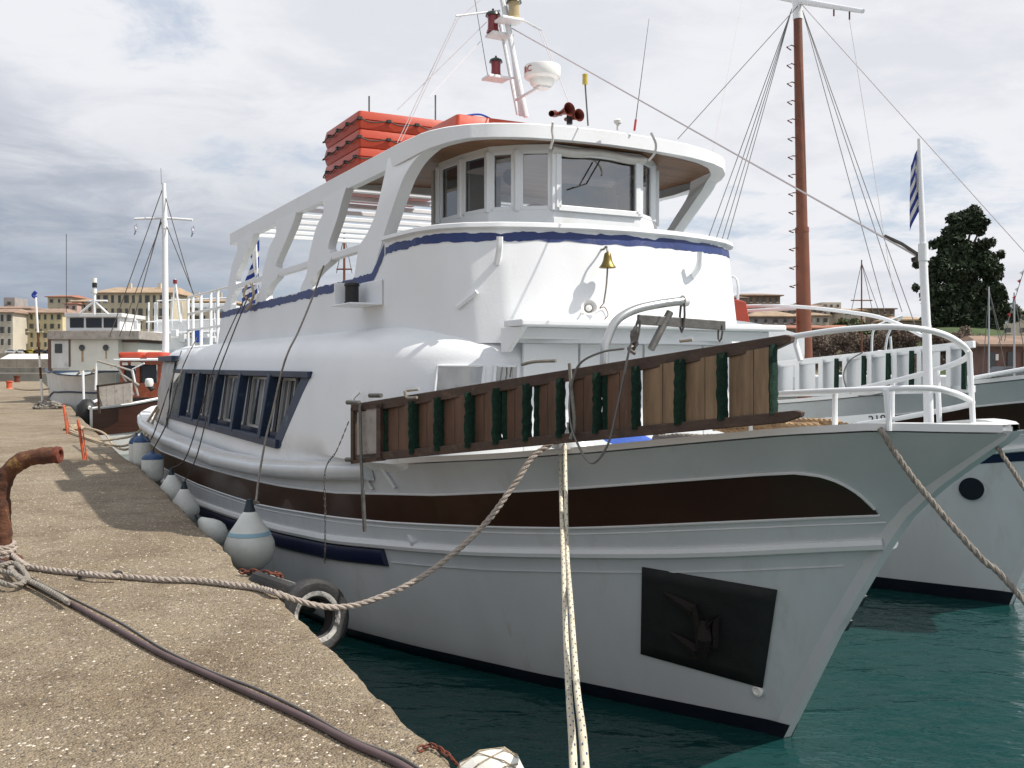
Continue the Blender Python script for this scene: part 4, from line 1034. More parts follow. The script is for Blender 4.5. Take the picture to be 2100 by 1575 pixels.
# lashings and the looped steel cable
for pts, lab in (([(1168, 745), (1172, 800), (1178, 870), (1170, 900)], 'grey lashing rope hanging from top to bottom stringer of the wooden gangway'), ([(1070, 748), (1095, 742), (1140, 740)], 'short grey rope lying along the top stringer of the wooden gangway'), ([(830, 802), (835, 815), (855, 815)], 'short grey lashing at the foot end of the wooden gangway')):
    tag(MB().tube(spline([gf(x, y, .06) for x, y in pts], 5), .013, 6).build('lashing_rope', 'rope_grey'), lab, 'rope')
cab = MB().tube(spline([gf(1280, 715, .05), gf(1235, 722, .06), gf(1190, 745, .07), gf(1172, 790, .07), gf(1168, 850, .07), gf(1180, 900, .08), gf(1212, 950, .09), gf(1245, 915, .09), gf(1265, 840, .08), gf(1290, 720, .07), gf(1298, 700, .06)], 8), .008, 6).build('steel_cable', 'wire')
tag(cab, 'grey steel cable looping down over the wooden gangway to the bulwark', 'cable')
# --- bent stainless davit (part of the boat) and its lifting bar
def dv(x, y): return Vector(L3(*ons(x, y, .55)))
MB().tube(spline([dv(1238, 800), dv(1240, 722), dv(1248, 690), dv(1264, 658), (dv(1300, 636)), dv(1350, 624), dv(1402, 617)], 6), .033, 12).build('davit', 'steel', boat, smooth=True)
MB().tube([dv(1350, 790), dv(1335, 716), dv(1374, 640)][1:], .03, 10).build('davit_brace', 'steel_dull', boat, smooth=True)
MB().lathe([(0, -.01), (.045, -.01), (.045, .03), (0, .03)], dv(1402, 617), Vector((0, 1, .05)).to_track_quat('Z', 'Y').to_matrix(), 16).build('davit_cap', 'plastic_white', boat, smooth=True)
def dw(x, y): return W(*ons(x, y, .55))
lift = thing('lifting_bar', 'dark steel lifting bar with chains hanging from the bent davit above the gangway', 'lifting bar', dw(1398, 670))
MB().beam(dw(1308, 655), dw(1486, 668), .03, .075).build('bar', 'steel_dull', rel=lift, bevel=.005)
def chain(pts, r, name, root=None, m='chain_metal', link=None, **kw):
    P, t = resample(spline(pts, 6) if len(pts) > 2 else pts, (link or r * 5)); mb = MB()
    for i in range(len(P) - 1):
        a, b = Vector(P[i]), Vector(P[i + 1]); d = (b - a).normalized(); L = (b - a).length
        x = d.cross(Vector((0, 0, 1)) if i % 2 else Vector((.8, .5, .3)));  x.normalize(); c = (a + b) / 2
        mb.tube([c + d * (L * .68 * math.cos(q_)) + x * (r * 1.7 * math.sin(q_)) for q_ in np.linspace(0, 2 * math.pi, 9)[:-1]], r * .62, 5, closed=True)
    return mb.build(name, m, rel=root) if root is not None else mb.build(name, m)
chain([dw(1400, 622), dw(1399, 655), dw(1398, 672)], .016, 'hanger_chain', lift)
chain([dw(1310, 658), dw(1308, 680), dw(1300, 712)], .015, 'bar_chain', lift); chain([dw(1478, 668), dw(1476, 695)], .014, 'bar_chain', lift)
blk = MB().tube(spline([dw(1305, 670), dw(1296, 690), dw(1306, 705), dw(1290, 715), dw(1302, 725)], 5), .016, 6).box(dw(1300, 690), (.05, .04, .09)).build('shackles', 'chain_metal', rel=lift)
# blue tarpaulin, coils on the fore deck
def deckpt(x, y, z): return C0 + ray(x, y) * ((z - EYE) / ray(x, y)[2])
tp = MB(); rows = []
rs = np.random.RandomState(8); c0 = W(*onp(1325, 906, -.95))
for i in range(8): rows.append([c0 + U * (.34 - .1 * i) + V * (.07 * j - .2) + np.array([0, 0, .03 * rs.rand() + .06 * math.sin(math.pi * j / 6) - .02 * i]) for j in range(7)])
tag(tp.grid(rows).build('tarpaulin', 'tarp_blue', smooth=True, origin=c0), 'crumpled blue tarpaulin on the fore deck behind the bulwark', 'tarpaulin')
def coil(cx_, cy_, p, rx, ry, turns, r, name, m, label, dz=.0):
    c = W(*onp(cx_, cy_, p)); rs = np.random.RandomState(int(cx_)); pts = []
    for k in range(turns * 12):
        a = 2 * math.pi * k / 12; rr = 1 - .03 * (k // 12) + .03 * rs.randn()
        pts.append(c + V * (rx * math.cos(a) * rr) * .6 + U * (rx * math.cos(a) * -.8) + V * (ry * math.sin(a)) + np.array([0, 0, dz + r * 1.2 * (k / 12) * .6 + .01 * rs.randn()]))
    o = rope_mb(pts, r, step=r * 1.2).build(name, m, smooth=True, origin=c)
    tag(o, label, 'rope coil')
coil(1590, 880, -.55, .42, .16, 5, .017, 'rope_coil', 'rope_brown', 'coil of orange brown rope lying on the white boat fore deck by the bow rail', -.01)
coil(1415, 898, -.75, .26, .12, 5, .014, 'rope_coil', 'rope_grey', 'flaked grey rope heaped on the white boat fore deck behind the gangway', -.03)
bl = rope_mb([W(*onp(x, y, -.40)) for x, y in ((1560, 874), (1620, 864), (1690, 864), (1750, 876), (1785, 882))], .02).build('bow_line_slack', 'rope_brown', smooth=True)
tag(bl, 'slack orange brown rope running over the fore deck to the bow cap rail', 'rope')
# --- flags
def flag(P0, along, down, w, h, name, label, droop=.0, seed=1, nx=14, scale_edge=None):
    rs = np.random.RandomState(seed); mb = MB(); ny = 18; rows = []
    P0, along, down = (np.array(v_, float) for v_ in (P0, along, down)); nrm = np.cross(along, down); nrm /= np.linalg.norm(nrm)
    for j in range(ny + 1):
        r = []
        for i in range(nx + 1):
            u, v = i / nx, j / ny; e = 1 if scale_edge is None else scale_edge(u, v)
            r.append(P0 + along * w * u * e + down * h * v + nrm * w * .22 * math.sin(u * 7 + v * 3.2 + seed) * (.25 + u) + np.array([0, 0, -droop * u * u]))
        rows.append(r)
    k = 0
    for j in range(ny):
        for i in range(nx):
            stripe_ = (j * 9 // ny); blue = stripe_ % 2 == 0
            if i < nx * .36 and stripe_ < 5: blue = not (stripe_ == 2 or abs(i - nx * .17) < 1)
            mb.mi = 0 if blue else 1
            mb._add([rows[j][i], rows[j][i + 1], rows[j + 1][i + 1], rows[j + 1][i]], [(0, 1, 2, 3)])
    o = mb.build(name, ['flag_blue', 'flag_white'], smooth=True, origin=P0); return tag(o, label, 'flag')
fa = W(*onp(1886, 300, 0.)); fb_ = W(*onp(1888, 390, 0.))
flag(fa, (-1, .1, -1.2), (0, 0, -1), .055, .42, 'flag', 'small frayed blue and white striped flag on the white bow jackstaff', .06, 2)
fl2 = at(523, 640, 20.); flag(at(529, 490, 19.5), (-.45, .4, -.62), (.05, 0, -1), .62, 1.0, 'flag', 'blue and white striped flag hanging at the stern of the white boat', .1, 5)
pole2 = MB().tube([at(531, 620, 19.5), at(524, 475, 19.5)], .018, 6).build('flag_staff', 'white_paint'); tag(pole2, 'white flag staff standing at the stern of the white boat', 'flag staff')
# --- orange buoyant rafts on the roof
def raft(c, sx, sy, h, name, label, group=None, cords=True):
    """c: base centre in boat coordinates; stands on the roof, tapered double box with grab lines"""
    root = thing(name, label, 'life float', W(*c), HD, group)
    def ring(z, k):
        pts = []; ax, ay = sx / 2 - k, sy / 2 - k; r = .035
        for (qx, qy, a0) in ((1, 1, 0), (-1, 1, 90), (-1, -1, 180), (1, -1, 270)):
            for a in (0, 30, 60, 90):
                aa = math.radians(a0 + a); pts.append((qx * (ax - r) + r * math.cos(aa), qy * (ay - r) + r * math.sin(aa), z))
        return pts
    lev = [(0, .03), (.006, .022), (h * .44, .0), (h * .48, .0), (h * .50, .025), (h * .53, .0), (h * .57, .0), (h * .97, .02), (h, .03)]
    mb = MB().grid([ring(z, k) for z, k in lev], close=True)
    for e in (0, len(lev) - 1):
        rr = ring(*lev[e]); mb._add(rr, [tuple(range(len(rr))) if e else tuple(range(len(rr)))[::-1]])
    mb.build('float_body', 'orange', root, smooth=True, auto=35)
    if cords:
        loop = []; base = ring(h * .52, -.015); n = len(base)
        dense = resample(np.array(base + base[:1]), .12)[0]
        for i, p in enumerate(dense): loop.append((p[0] * 1.01, p[1] * 1.01, p[2] - (.035 if i % 3 == 1 else 0) - (.025 if i % 3 == 2 else 0)))
        MB().tube(spline(loop, 3), .009, 5).build('grab_line', 'rope_dark', root)
        for i, p in enumerate(dense[::3]): MB().box(p, (.05, .05, .035)).build('lug', 'black_rubber', root)
    return root
labs = ['lowest orange life float in the stack of four on the boat roof', 'second lowest orange life float in the stack of four on the boat roof', 'second highest orange life float in the stack of four on the boat roof', 'topmost orange life float in the stack of four on the boat roof']
for k in range(4): raft((6.55, -.66, 5.0 + .226 * k), 1.42 - .02 * k, 1.28, .221, 'life_float', labs[k], 'orange life floats stacked on the roof')
raft((4.3, -.42, 4.99), 1.2, 1.15, .42, 'life_float', 'low single orange life float lying on the front of the boat roof by the mast', None, False)
rb = MB().tube(spline([W(*ons(x, y, 3.75)) for x, y in ((945, 246), (955, 238), (985, 235), (1010, 246))], 5), .011, 5).build('blue_cord', 'blue_rope'); tag(rb, 'blue cord lying over the front orange life float', 'cord')

# ------------------------------------------------------------------ mooring lines
fl_ = W(*hullhit(1150, 926)); fl_ = fl_ + np.array([0, 0, .10])
edge_pt = onz(566, 1216, QZ + .04)
mf, _ = vplane(edge_pt, fl_)
qpts = [onz(x, y, QZ + .026) for x, y in ((18, 1166), (60, 1163), (130, 1172), (240, 1181), (330, 1188), (400, 1190), (470, 1198), (530, 1206))]
rope_pts = qpts + [edge_pt] + [mf(x, y) for x, y in ((600, 1228), (650, 1242), (700, 1245), (760, 1232), (850, 1192), (930, 1135), (1000, 1068), (1060, 985), (1095, 935))] + [fl_]
o = rope_mb(rope_pts, .022).build('mooring_rope', 'rope_pink', smooth=True); tag(o, 'thick laid pale rope from the rusty bollard across the quay to the bow fairlead', 'rope')
sp = MB()
for (xa, xb) in ((167, 171), (238, 244)): sp.tube([onz(xa, 1178, QZ + .028), onz(xb, 1180, QZ + .028)], .036, 8)
tag(sp.build('splice_binding', 'rope_dark'), 'dark twine whipping around the splice in the thick quay rope', 'twine')
sp2 = rope_mb([onz(165, 1176, QZ + .046), onz(200, 1180, QZ + .05), onz(243, 1182, QZ + .046)], .020).build('rope_splice', 'rope_pink', smooth=True); tag(sp2, 'doubled splice tied into the thick quay rope', 'rope splice')
# two braided lines going down to the near quay edge
for k, (xt, pts) in enumerate(((1147, [(1150, 1000), (1155, 1150), (1160, 1300), (1168, 1440), (1176, 1575)]), (1162, [(1160, 1000), (1163, 1130), (1170, 1230), (1182, 1400), (1200, 1575)]))):
    a = fl_ + np.array([.03 * k, 0, -.02]); b = np.array([.16 + .03 * k, 2.25, QZ + .03]); f_, _d = vplane(a, b)
    P = [a] + [f_(x, y) for x, y in pts] + [b]
    root = thing('braided_line', ('pale braided mooring line with dark flecks hanging from the bow fairlead to the quay', 'second pale braided mooring line tied beside the first with a blue whipping')[k], 'rope', a)
    S, t = resample(spline(P, 8), .03)
    MB().tube(S, .0135, 10).build('braid', 'rope_white', rel=root, smooth=True)
    fk = MB(); T = np.gradient(S, axis=0); T /= np.linalg.norm(T, axis=1)[:, None]
    X = np.cross(T, (0, 0, 1.)); X /= np.linalg.norm(X, axis=1)[:, None]; Y = np.cross(T, X)
    for i in range(2, len(S) - 2, 2):
        for ph in (0., 2.09, 4.19):
            a_ = ph + (i % 4) * .4; n_ = X[i] * math.cos(a_) + Y[i] * math.sin(a_)
            fk.beam(S[i] + n_ * .0138 - T[i] * .007, S[i] + n_ * .0138 + T[i] * .007, .004, .003, up=tuple(n_))
    tag(fk.build('fleck', 'rope_fleck', rel=root), kind='stuff')
bw = W(*onp(1812, 888, -.57)); we = at(2660, 1890, 4.9)
f_, _d = vplane(bw, we)
o = rope_mb([W(*onp(1690, 880, -.36)), W(*onp(1770, 878, -.42)), W(*onp(1800, 879, -.50)), bw] + [f_(x, y) for x, y in ((1830, 920), (1880, 990), (1950, 1075), (2020, 1152), (2100, 1232))] + [we], .019).build('bow_mooring_line', 'rope_grey', smooth=True)
tag(o, 'grey laid mooring line from the bow cap rail down to the water', 'rope')
a = W(*onp(2042, 912, -.02)); b = at(2300, 1290, 5.2); b = a + (b - a) * ((a[2] - .02) / (a[2] - b[2]))
o = rope_mb([a, (a + b) / 2 + np.array([0, 0, -.03]), b], .014).build('bow_mooring_line', 'rope_grey', smooth=True); tag(o, 'thin mooring line leaving from under the bow tip', 'rope')
# hose and wire on the quay
hp_ = [(-60, 1135), (0, 1152), (60, 1192), (150, 1240), (240, 1290), (330, 1340), (430, 1385), (520, 1425), (620, 1470), (720, 1522), (820, 1568), (900, 1625)]
o = MB().tube(spline([onz(x, y, QZ + .018) for x, y in hp_], 8), .017, 10).build('hose', 'hose', smooth=True); tag(o, 'purplish grey rubber hose lying diagonally across the quay', 'hose')
o = MB().tube(spline([onz(x + 6, y - 10 + 4 * math.sin(x * .02), QZ + .008) for x, y in hp_], 8), .006, 6).build('cable', 'wire'); tag(o, 'thin grey cable lying beside the hose on the quay', 'cable')
# --- rusty bent bollard and the bights around it
bb = onz(2, 1148, QZ); bol = thing('bollard', 'heavily rusted bent pipe bollard with curled top standing on the quay', 'bollard', bb)
d_b = bb[1]
def bpt(x, y): return at(x, y, d_b)
path = [bpt(6, 1160), bpt(3, 1060), bpt(2, 1010), bpt(14, 972), bpt(45, 945), bpt(80, 936), bpt(112, 933)]
P, t = resample(spline(path, 8), .03); rs = np.random.RandomState(2)
MB().tube(P, [.078 - .012 * (i / len(P)) + .004 * math.sin(i * .9) + .003 * math.sin(i * 2.3 + 1) for i in range(len(P))], 18).build('pipe', 'rust', rel=bol, smooth=True, auto=60)
MB().lathe([(0, -.03), (.062, -.03), (.072, 0), (.068, .03), (.045, .035), (.04, .01), (0, .01)], bpt(116, 933), Vector((1, 0, .02)).to_track_quat('Z', 'Y').to_matrix(), 16).build('pipe_end', 'rust_dark', rel=bol, smooth=True)
MB().lathe([(0, 0), (.17, 0), (.15, .02), (.10, .035), (.08, .05), (0, .05)], bb, None, 20).build('foot', 'rust', rel=bol, smooth=True)
kn = MB()
for (r_, z_, ph) in ((.10, .05, 0), (.11, .085, .7), (.10, .12, 1.5)):
    rope_mb([bb + np.array([r_ * math.cos(a), r_ * math.sin(a), z_ + .01 * math.sin(a * 2)]) for a in np.linspace(ph, ph + 6.1, 12)], .022, mb=kn)
rope_mb([bb + np.array([.1, -.02, .05]), onz(40, 1150, QZ + .03), onz(60, 1163, QZ + .03)], .022, mb=kn)
tag(kn.build('rope_bight', 'rope_pink', smooth=True), 'turns of pale rope made fast around the rusty bollard foot', 'rope')
kn = MB()
for pts in ([(-40, 1180), (0, 1172), (35, 1180), (48, 1195), (20, 1200), (-10, 1190)], [(0, 1160), (30, 1155), (52, 1175), (58, 1192), (40, 1186), (20, 1165)], [(48, 1186), (80, 1200), (120, 1222), (140, 1235)]):
    rope_mb([onz(x, y, QZ + .05) for x, y in pts], .02, mb=kn)
tag(kn.build('rope_knot', 'rope_grey', smooth=True), 'knotted grey rope lying at the foot of the rusty bollard', 'rope')
# --- fenders
def fender(x, y, wpx, kind, p, label, ratio=1.25, tip=0., group='fenders along the boat side'):
    q_ = onp(x, y, p); c = W(*q_); d = c[1]; R = wpx / F * d / 2
    root = thing('fender', label, 'fender', c, 0, group)
    T = Matrix.Rotation(tip, 3, 'Y') @ Matrix.Rotation(tip * .4, 3, 'X')
    h = R * ratio
    if kind == 'pear':
        prof = [(0, -h * 1.0), (R * .45, -h * .93), (R * .82, -h * .62), (R, -h * .15), (R * .95, h * .2), (R * .75, h * .62), (R * .52, h * .95), (R * .33, h * 1.25), (R * .2, h * 1.42)]
        cap = [(R * .24, h * 1.36), (R * .2, h * 1.5), (R * .13, h * 1.75), (R * .12, h * 1.86), (0, h * 1.88)]
    else:
        prof = [(0, -h * 1.5), (R * .5, -h * 1.42), (R * .9, -h * 1.1), (R, -h * .8), (R, h * .75)]
        cap = [(R * 1.01, h * .72), (R * .97, h * .86), (R * .75, h * 1.1), (R * .4, h * 1.22), (R * .18, h * 1.3), (R * .16, h * 1.5), (0, h * 1.5)]
    MB().lathe(prof, (0, 0, 0), T, 28).build('bulb', 'fender_white', root, smooth=True, auto=70)
    MB().lathe(cap, (0, 0, 0), T, 28).build('cap', 'fender_grey' if kind == 'pear' else 'fender_blue', root, smooth=True, auto=70)
    if kind == 'pear' and wpx > 90:
        MB().lathe([(R * .765, h * .60), (R * .80, h * .545), (R * .845, h * .46), (R * .83, h * .45)], (0, 0, 0), T @ Matrix.Scale(1.004, 3), 28).build('stripe', 'fender_band', root, smooth=True)
    top = c + np.array(T @ Vector((0, 0, h * (1.8 if kind == 'pear' else 1.45)))); return top
FT = {}
FT[1] = fender(512, 1120, 104, 'pear', -2.92, 'large white pear shaped fender with faint blue ring hanging beside the tyres', 1.0)
FT[2] = fender(437, 1092, 56, 'pear', -2.95, 'small white fender with dark tip tilted against the quay edge', 1.1, -.9)
FT[3] = fender(378, 1045, 62, 'pear', -2.92, 'white pear fender hanging in front of its twin below the brown band', 1.0)
FT[4] = fender(352, 1012, 56, 'pear', -2.92, 'white pear fender hanging behind its twin below the brown band', 1.0)
FT[5] = fender(313, 958, 44, 'cyl', -2.98, 'white cylinder fender with large blue cap nearest the pear fenders', 1.05)
FT[6] = fender(291, 925, 34, 'cyl', -3.0, 'white cylinder fender with blue cap at the turn of the stern', 1.5)
FT[7] = fender(280, 930, 30, 'cyl', -3.02, 'pale cylinder fender furthest round the stern of the white boat', 1.9)
def line(pts, r, m, label, name='fender_line'):
    o = MB().tube(spline(pts, 6), r, 6).build(name, m, smooth=True); return tag(o, label, 'rope')
def bw_(x, y, p): return W(*onp(x, y, p))
line([bw_(664, 545, -1.86), bw_(640, 612, -1.92), bw_(612, 680, -2.16), bw_(592, 720, -2.36), bw_(577, 765, -2.42), bw_(560, 840, -2.52), bw_(545, 900, -2.62), bw_(530, 985, -2.72), bw_(524, 1030, -2.84), FT[1]], .012, 'rope_grey', 'long line from the roof pillar down to the large pear fender')
line([bw_(512, 600, -1.86), bw_(470, 705, -2.2), bw_(440, 790, -2.42), bw_(405, 930, -2.8), FT[3]], .009, 'rope_dark', 'dark line from the bridge rail to the front twin pear fender')
line([bw_(505, 605, -1.86), bw_(465, 690, -2.15), bw_(430, 780, -2.42), bw_(385, 930, -2.8), FT[4]], .009, 'rope_dark', 'dark line from the bridge rail to the rear twin pear fender')
line([bw_(405, 690, -1.85), bw_(372, 760, -2.5), bw_(345, 860, -2.8), FT[5]], .010, 'rope_dark', 'dark line from the aft rail to the blue capped cylinder fender')
line([bw_(372, 720, -2.3), bw_(345, 800, -2.75), bw_(310, 900, -2.95), FT[6]], .010, 'rope_dark', 'dark line from the saloon roof to the stern cylinder fender')
kx = bw_(524, 1030, -2.84); kd = kx - FT[1]
kn = rope_mb([FT[1] + kd * t_ + np.array([.014 * math.sin(t_ * 30), -.014 * math.cos(t_ * 26), 0]) for t_ in np.linspace(-.1, 1.3, 16)], .017).build('knot', 'rope_grey', smooth=True); tag(kn, 'grey knot tied to the eye of the large pear fender', 'knot')
ch_ = chain([bw_(715, 865, -2.5), bw_(690, 925, -2.60), bw_(667, 965, -2.68), bw_(667, 1060, -2.72), bw_(666, 1155, -2.72)], .0045, 'thin_chain', None, 'rope_dark', .03); tag(ch_, 'thin dark chain hanging down the white hull below the gangway foot', 'chain')
hgk = MB().tube(spline([bw_(506, 585, -1.8), bw_(500, 605, -1.86), bw_(515, 620, -1.86), bw_(505, 635, -1.86)], 5), .02, 6).tube(spline([bw_(515, 580, -1.8), bw_(520, 605, -1.86), bw_(510, 630, -1.86)], 4), .02, 6).build('rope_hank', 'rope_tan'); tag(hgk, 'tan hank of rope hung over the bridge mid rail', 'rope')
# --- tyres hung on the quay face, rusty chains, float in a net
def tyre(c, n_, R, r, label, m='tyre'):
    root = thing('tyre', label, 'tyre', c, 0, 'old tyres hung on the quay edge')
    Mq = Vector(n_).to_track_quat('Z', 'Y').to_matrix()
    prof = [(R - r * 1.25, -r * .55), (R - r * .9, -r * .78), (R - r * .3, -r * .8), (R, -r * .55), (R + .01, 0), (R, r * .55), (R - r * .3, r * .8), (R - r * .9, r * .78), (R - r * 1.25, r * .55), (R - r * 1.1, r * .3), (R - r * .45, 0), (R - r * 1.1, -r * .3)]
    rows = []
    for rr, z in prof + prof[:1]:
        rows.append([tuple(Mq @ Vector((rr * math.cos(a), rr * math.sin(a), z))) for a in np.linspace(0, 2 * math.pi, 41)[:-1]])
    MB().grid(rows, close=True).build('carcass', m, root, smooth=True)
    rows = [[tuple(Mq @ Vector((rr * math.cos(a), rr * math.sin(a), z))) for a in np.linspace(0, 2 * math.pi, 41)[:-1]] for rr, z in ((R - r * 1.12, r * .68), (R - r * .98, r * .775), (R - r * .8, r * .80))]
    MB().grid(rows, close=True).build('whitewashed_sidewall', 'tyre_white', root, smooth=True)
t1 = at(640, 1266, 7.3); tyre(t1, (.62, -.75, .22), .275, .11, 'old black tyre with whitewashed sidewall hanging open towards the bow')
t2 = at(582, 1215, 7.5); tyre(t2, (.30, .25, .9), .27, .115, 'old whitewash smeared tyre lying flat at the quay edge')
o = chain([onz(492, 1172, QZ + .03), onz(520, 1172, QZ + .04), onz(560, 1176, QZ + .03), onz(578, 1180, QZ - .02)], .012, 'rusty_chain', None, 'rust_dark', .045); tag(o, 'rusty chain on the quay edge above the flat tyre', 'chain')
o = chain([onz(858, 1538, QZ + .015), onz(885, 1528, QZ + .02), onz(915, 1545, QZ + .015), onz(935, 1565, QZ - .02), onz(950, 1590, QZ - .10)], .007, 'rusty_chain', None, 'rust_dark', .028); tag(o, 'thin rusty chain at the quay edge beside the white float', 'chain')
ft = at(1015, 1600, 3.9); root = thing('float', 'white plastic float wrapped in netting beside the quay edge', 'float', ft)
MB().lathe([(0, -.16), (.08, -.13), (.115, -.05), (.115, .05), (.08, .10), (.03, .12), (0, .12)], (0, 0, 0), Matrix.Rotation(1.45, 3, 'Y'), 24).build('body', 'float_white', root, smooth=True)
net = MB()
for k in range(9):
    a = k * math.pi / 9 * 2
    net.tube([Matrix.Rotation(1.45, 3, 'Y') @ Vector((r_ * math.cos(a + z * 5 * sg), r_ * math.sin(a + z * 5 * sg), z)) for sg in (1,) for r_, z in ((.05, -.15), (.083, -.13), (.12, -.05), (.12, .05), (.084, .10))], .003, 4)
    net.tube([Matrix.Rotation(1.45, 3, 'Y') @ Vector((r_ * math.cos(a - z * 5), r_ * math.sin(a - z * 5), z)) for r_, z in ((.05, -.15), (.083, -.13), (.12, -.05), (.12, .05), (.084, .10))], .003, 4)
net.build('netting', 'rope_tan', root)
# --- things standing along the quay
def stake(xb, yb, xt, yt, label, w=.05):
    b = onz(xb, yb, QZ); t_ = at(xt, yt, b[1]); o = MB().beam(b - np.array([0, 0, .05]), t_, w, .03, up=(1, 0, 0)).beam(b + np.array([w * .8, .01, -.05]), t_ * .75 + b * .25 + np.array([w * .8, .01, 0]), w * .35, .02, up=(1, 0, 0)).build('stake', 'stake_orange', origin=b, bevel=.004)
    tag(o, label, 'stake', 'orange stakes on the quay')
stake(173, 943, 160, 861, 'orange iron stake next to the rope bundle on the quay edge', .06); stake(139, 890, 130, 830, 'orange iron stake with faded top behind the rope bundle', .06)
b = onz(87, 825, QZ); o = MB(); n = 9
wp = thing('striped_pole', 'thin leaning pole painted white and red with a dark rag at its tip', 'pole', b)
t_ = at(73, 610, b[1])
for k in range(n):
    MB().tube([b + (t_ - b) * (k / n), b + (t_ - b) * ((k + 1) / n)], .05, 8).build('pole_section', 'plastic_white' if k not in (2, 4, 5) else 'rust', rel=wp, smooth=True)
MB().tube(spline([t_, t_ + np.array([-.1, 0, .1]), t_ + np.array([.02, 0, .25])], 4), .08, 6).build('rag', 'blue_rope', rel=wp)
for (x, y, h, label) in ((19, 797, 16, 'short orange rusted bollard at the far quay edge'), (35, 784, 14, 'short dark rusted bollard behind the orange one on the far quay')):
    c = onz(x, y, QZ); R = .16 * c[1] / 60; hh = h / F * c[1]
    o = MB().lathe([(0, 0), (R * 1.3, 0), (R, .05), (R, hh * .8), (R * 1.3, hh * .85), (R * 1.3, hh), (0, hh)], (0, 0, 0), None, 16).build('quay_bollard', 'stake_orange' if 'orange rusted' in label else 'rust_dark', smooth=True, origin=None); o.location = tuple(c); tag(o, label, 'bollard')
def heap(x, y, w, h, r, m, label, seed):
    c = onz(x, y, QZ); rs = np.random.RandomState(seed); pts = []; k = c[1] / F
    for i in range(70):
        a = i * .55 + rs.randn() * .2; rr = .45 + .55 * rs.rand()
        pts.append(c + np.array([w / 2 * k * math.cos(a) * rr, w / 2 * k * 1.2 * math.sin(a) * rr, h * k * rs.rand() * (1.1 - rr) + r]))
    o = rope_mb(pts, r, step=r * 1.6, n=5).build('rope_heap', m, smooth=True); tag(o, label, 'rope heap')
heap(100, 838, 62, 26, .035, 'rope_grey', 'grey heap of rope at the foot of the striped pole', 1)
heap(150, 882, 40, 18, .03, 'rope_tan', 'tangle of tan rope on the quay by the orange stakes', 2)
for k, (pts, lab) in enumerate((([(135, 876), (170, 892), (205, 903), (240, 900), (275, 892), (300, 868), (322, 835)], 'tan stern line sagging from the stakes to the white boat, upper one of three'), ([(140, 884), (185, 900), (225, 912), (250, 915), (280, 905), (305, 880), (325, 840)], 'tan stern line sagging from the stakes to the white boat, middle one of three'), ([(150, 872), (190, 880), (215, 890), (232, 912), (255, 922), (285, 910), (310, 885)], 'tan stern line sagging from the stakes to the white boat, lowest of three'))):
    P = []; 
    for i, (x, y) in enumerate(pts):
        P.append(onz(x, y, QZ + .04) if i < 3 else at(x, y, np.interp(i, [2, len(pts) - 1], [onz(*pts[2], QZ)[1], 17.6])))
    o = rope_mb(P, .026, step=.05, n=5).build('stern_line', 'rope_tan', smooth=True); tag(o, lab, 'rope')

# ------------------------------------------------------------------ second white boat moored outside the first
O2 = onz(2062, 1237, 0)
boat2 = thing('caique_boat', 'white boat with brown band and tall brown mast moored beyond the excursion boat bow', 'boat', O2, HD)
T2 = toB(O2)
def B2(s, p, z): return (-(s - T2[0]), p - T2[1], z)       # our boat's frame -> local of the second boat
def q2(x, y, p): return Vector(B2(*onp(x, y, T2[1] + p)))
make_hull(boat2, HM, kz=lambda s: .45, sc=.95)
rows = []
for s in np.linspace(-1.0, 1.2, 14):
    z = ip(ZBB, s); rows.append([(-s * .95, -(bhull(s, zz) + .012) * .95, (zz + .45) * .95) for zz in (z - .36, z - .27, z - .18)])
MB().grid(rows, flip=True).build('navy_stripe', 'navy_paint', boat2, smooth=True)
hw_ = None
r = ray(1995, 1001); t = 6.
while t < 25:
    q_ = C0 + r * t - O2; ls, lp, lz = q_ @ U / .95, q_ @ V / .95, q_[2] / .95 - .45
    if lp >= -bhull(ls, lz): break
    t += .004
hl = Vector((-(q_ @ U), q_ @ V, q_[2]))
Mh = Vector((.50, -.82, -.22)).to_track_quat('Z', 'Y').to_matrix()
MB().lathe([(.135, -.05), (.15, .0), (.145, .022), (.125, .025), (.12, -.0)], hl, Mh, 28).build('hawse_rim', 'trim_white', boat2, smooth=True)
MB().lathe([(0, .03), (.135, .032), (.135, .0), (0, 0)], hl + Vector((.0, -.02, 0)), Mh, 28).build('hawse_hole', 'boot_black', boat2, smooth=True)
# mast with steps and yard
m0, m1 = q2(1650, 735, 0), q2(1636, 40, 0)
mb = MB().tube([m0 - Vector((0, 0, 1.0)), m0, m0 + (m1 - m0) * .38], [.115, .112, .095], 16); mb.tube([m0 + (m1 - m0) * .375, m1], [.082, .062], 16).tube([m0 + (m1 - m0) * .37, m0 + (m1 - m0) * .385], .10, 16)
mb.build('mast', 'mast_brown', boat2, smooth=True)
MB().tube([m1, q2(1633, -60, 0)], .07, 14).build('mast_head', 'white_paint', boat2, smooth=True)
for k in range(17):
    c = m0 + (m1 - m0) * (.05 + .92 * k / 17); rad = .11 - .045 * (k / 17)
    MB().tube([c + Vector((-.02, -rad, .02)), c + Vector((.05, -rad - .11, .0)), c + Vector((-.03, -rad - .13, -.01)), c + Vector((-.08, -rad, -.02))], .009, 5).build('mast_step', 'rust_dark', boat2)
MB().tube([q2(1560, -12, -.0), q2(1640, 2, 0), q2(1700, 12, .0), q2(1770, 23, .0)], [.03, .05, .042, .03], 10).build('yard', 'white_paint', boat2, smooth=True)
for x in (1710, 1742): MB().tube([q2(x, 15 if x < 1740 else 20, 0), q2(x, 33 if x < 1740 else 40, 0)], .012, 5).build('yard_block', 'rust_dark', boat2)
def st2(a, b, pa, pb, r_=.006, m='wire'): MB().tube([q2(*a, pa), q2(*b, pb)], r_, 5).build('shroud', m, boat2)
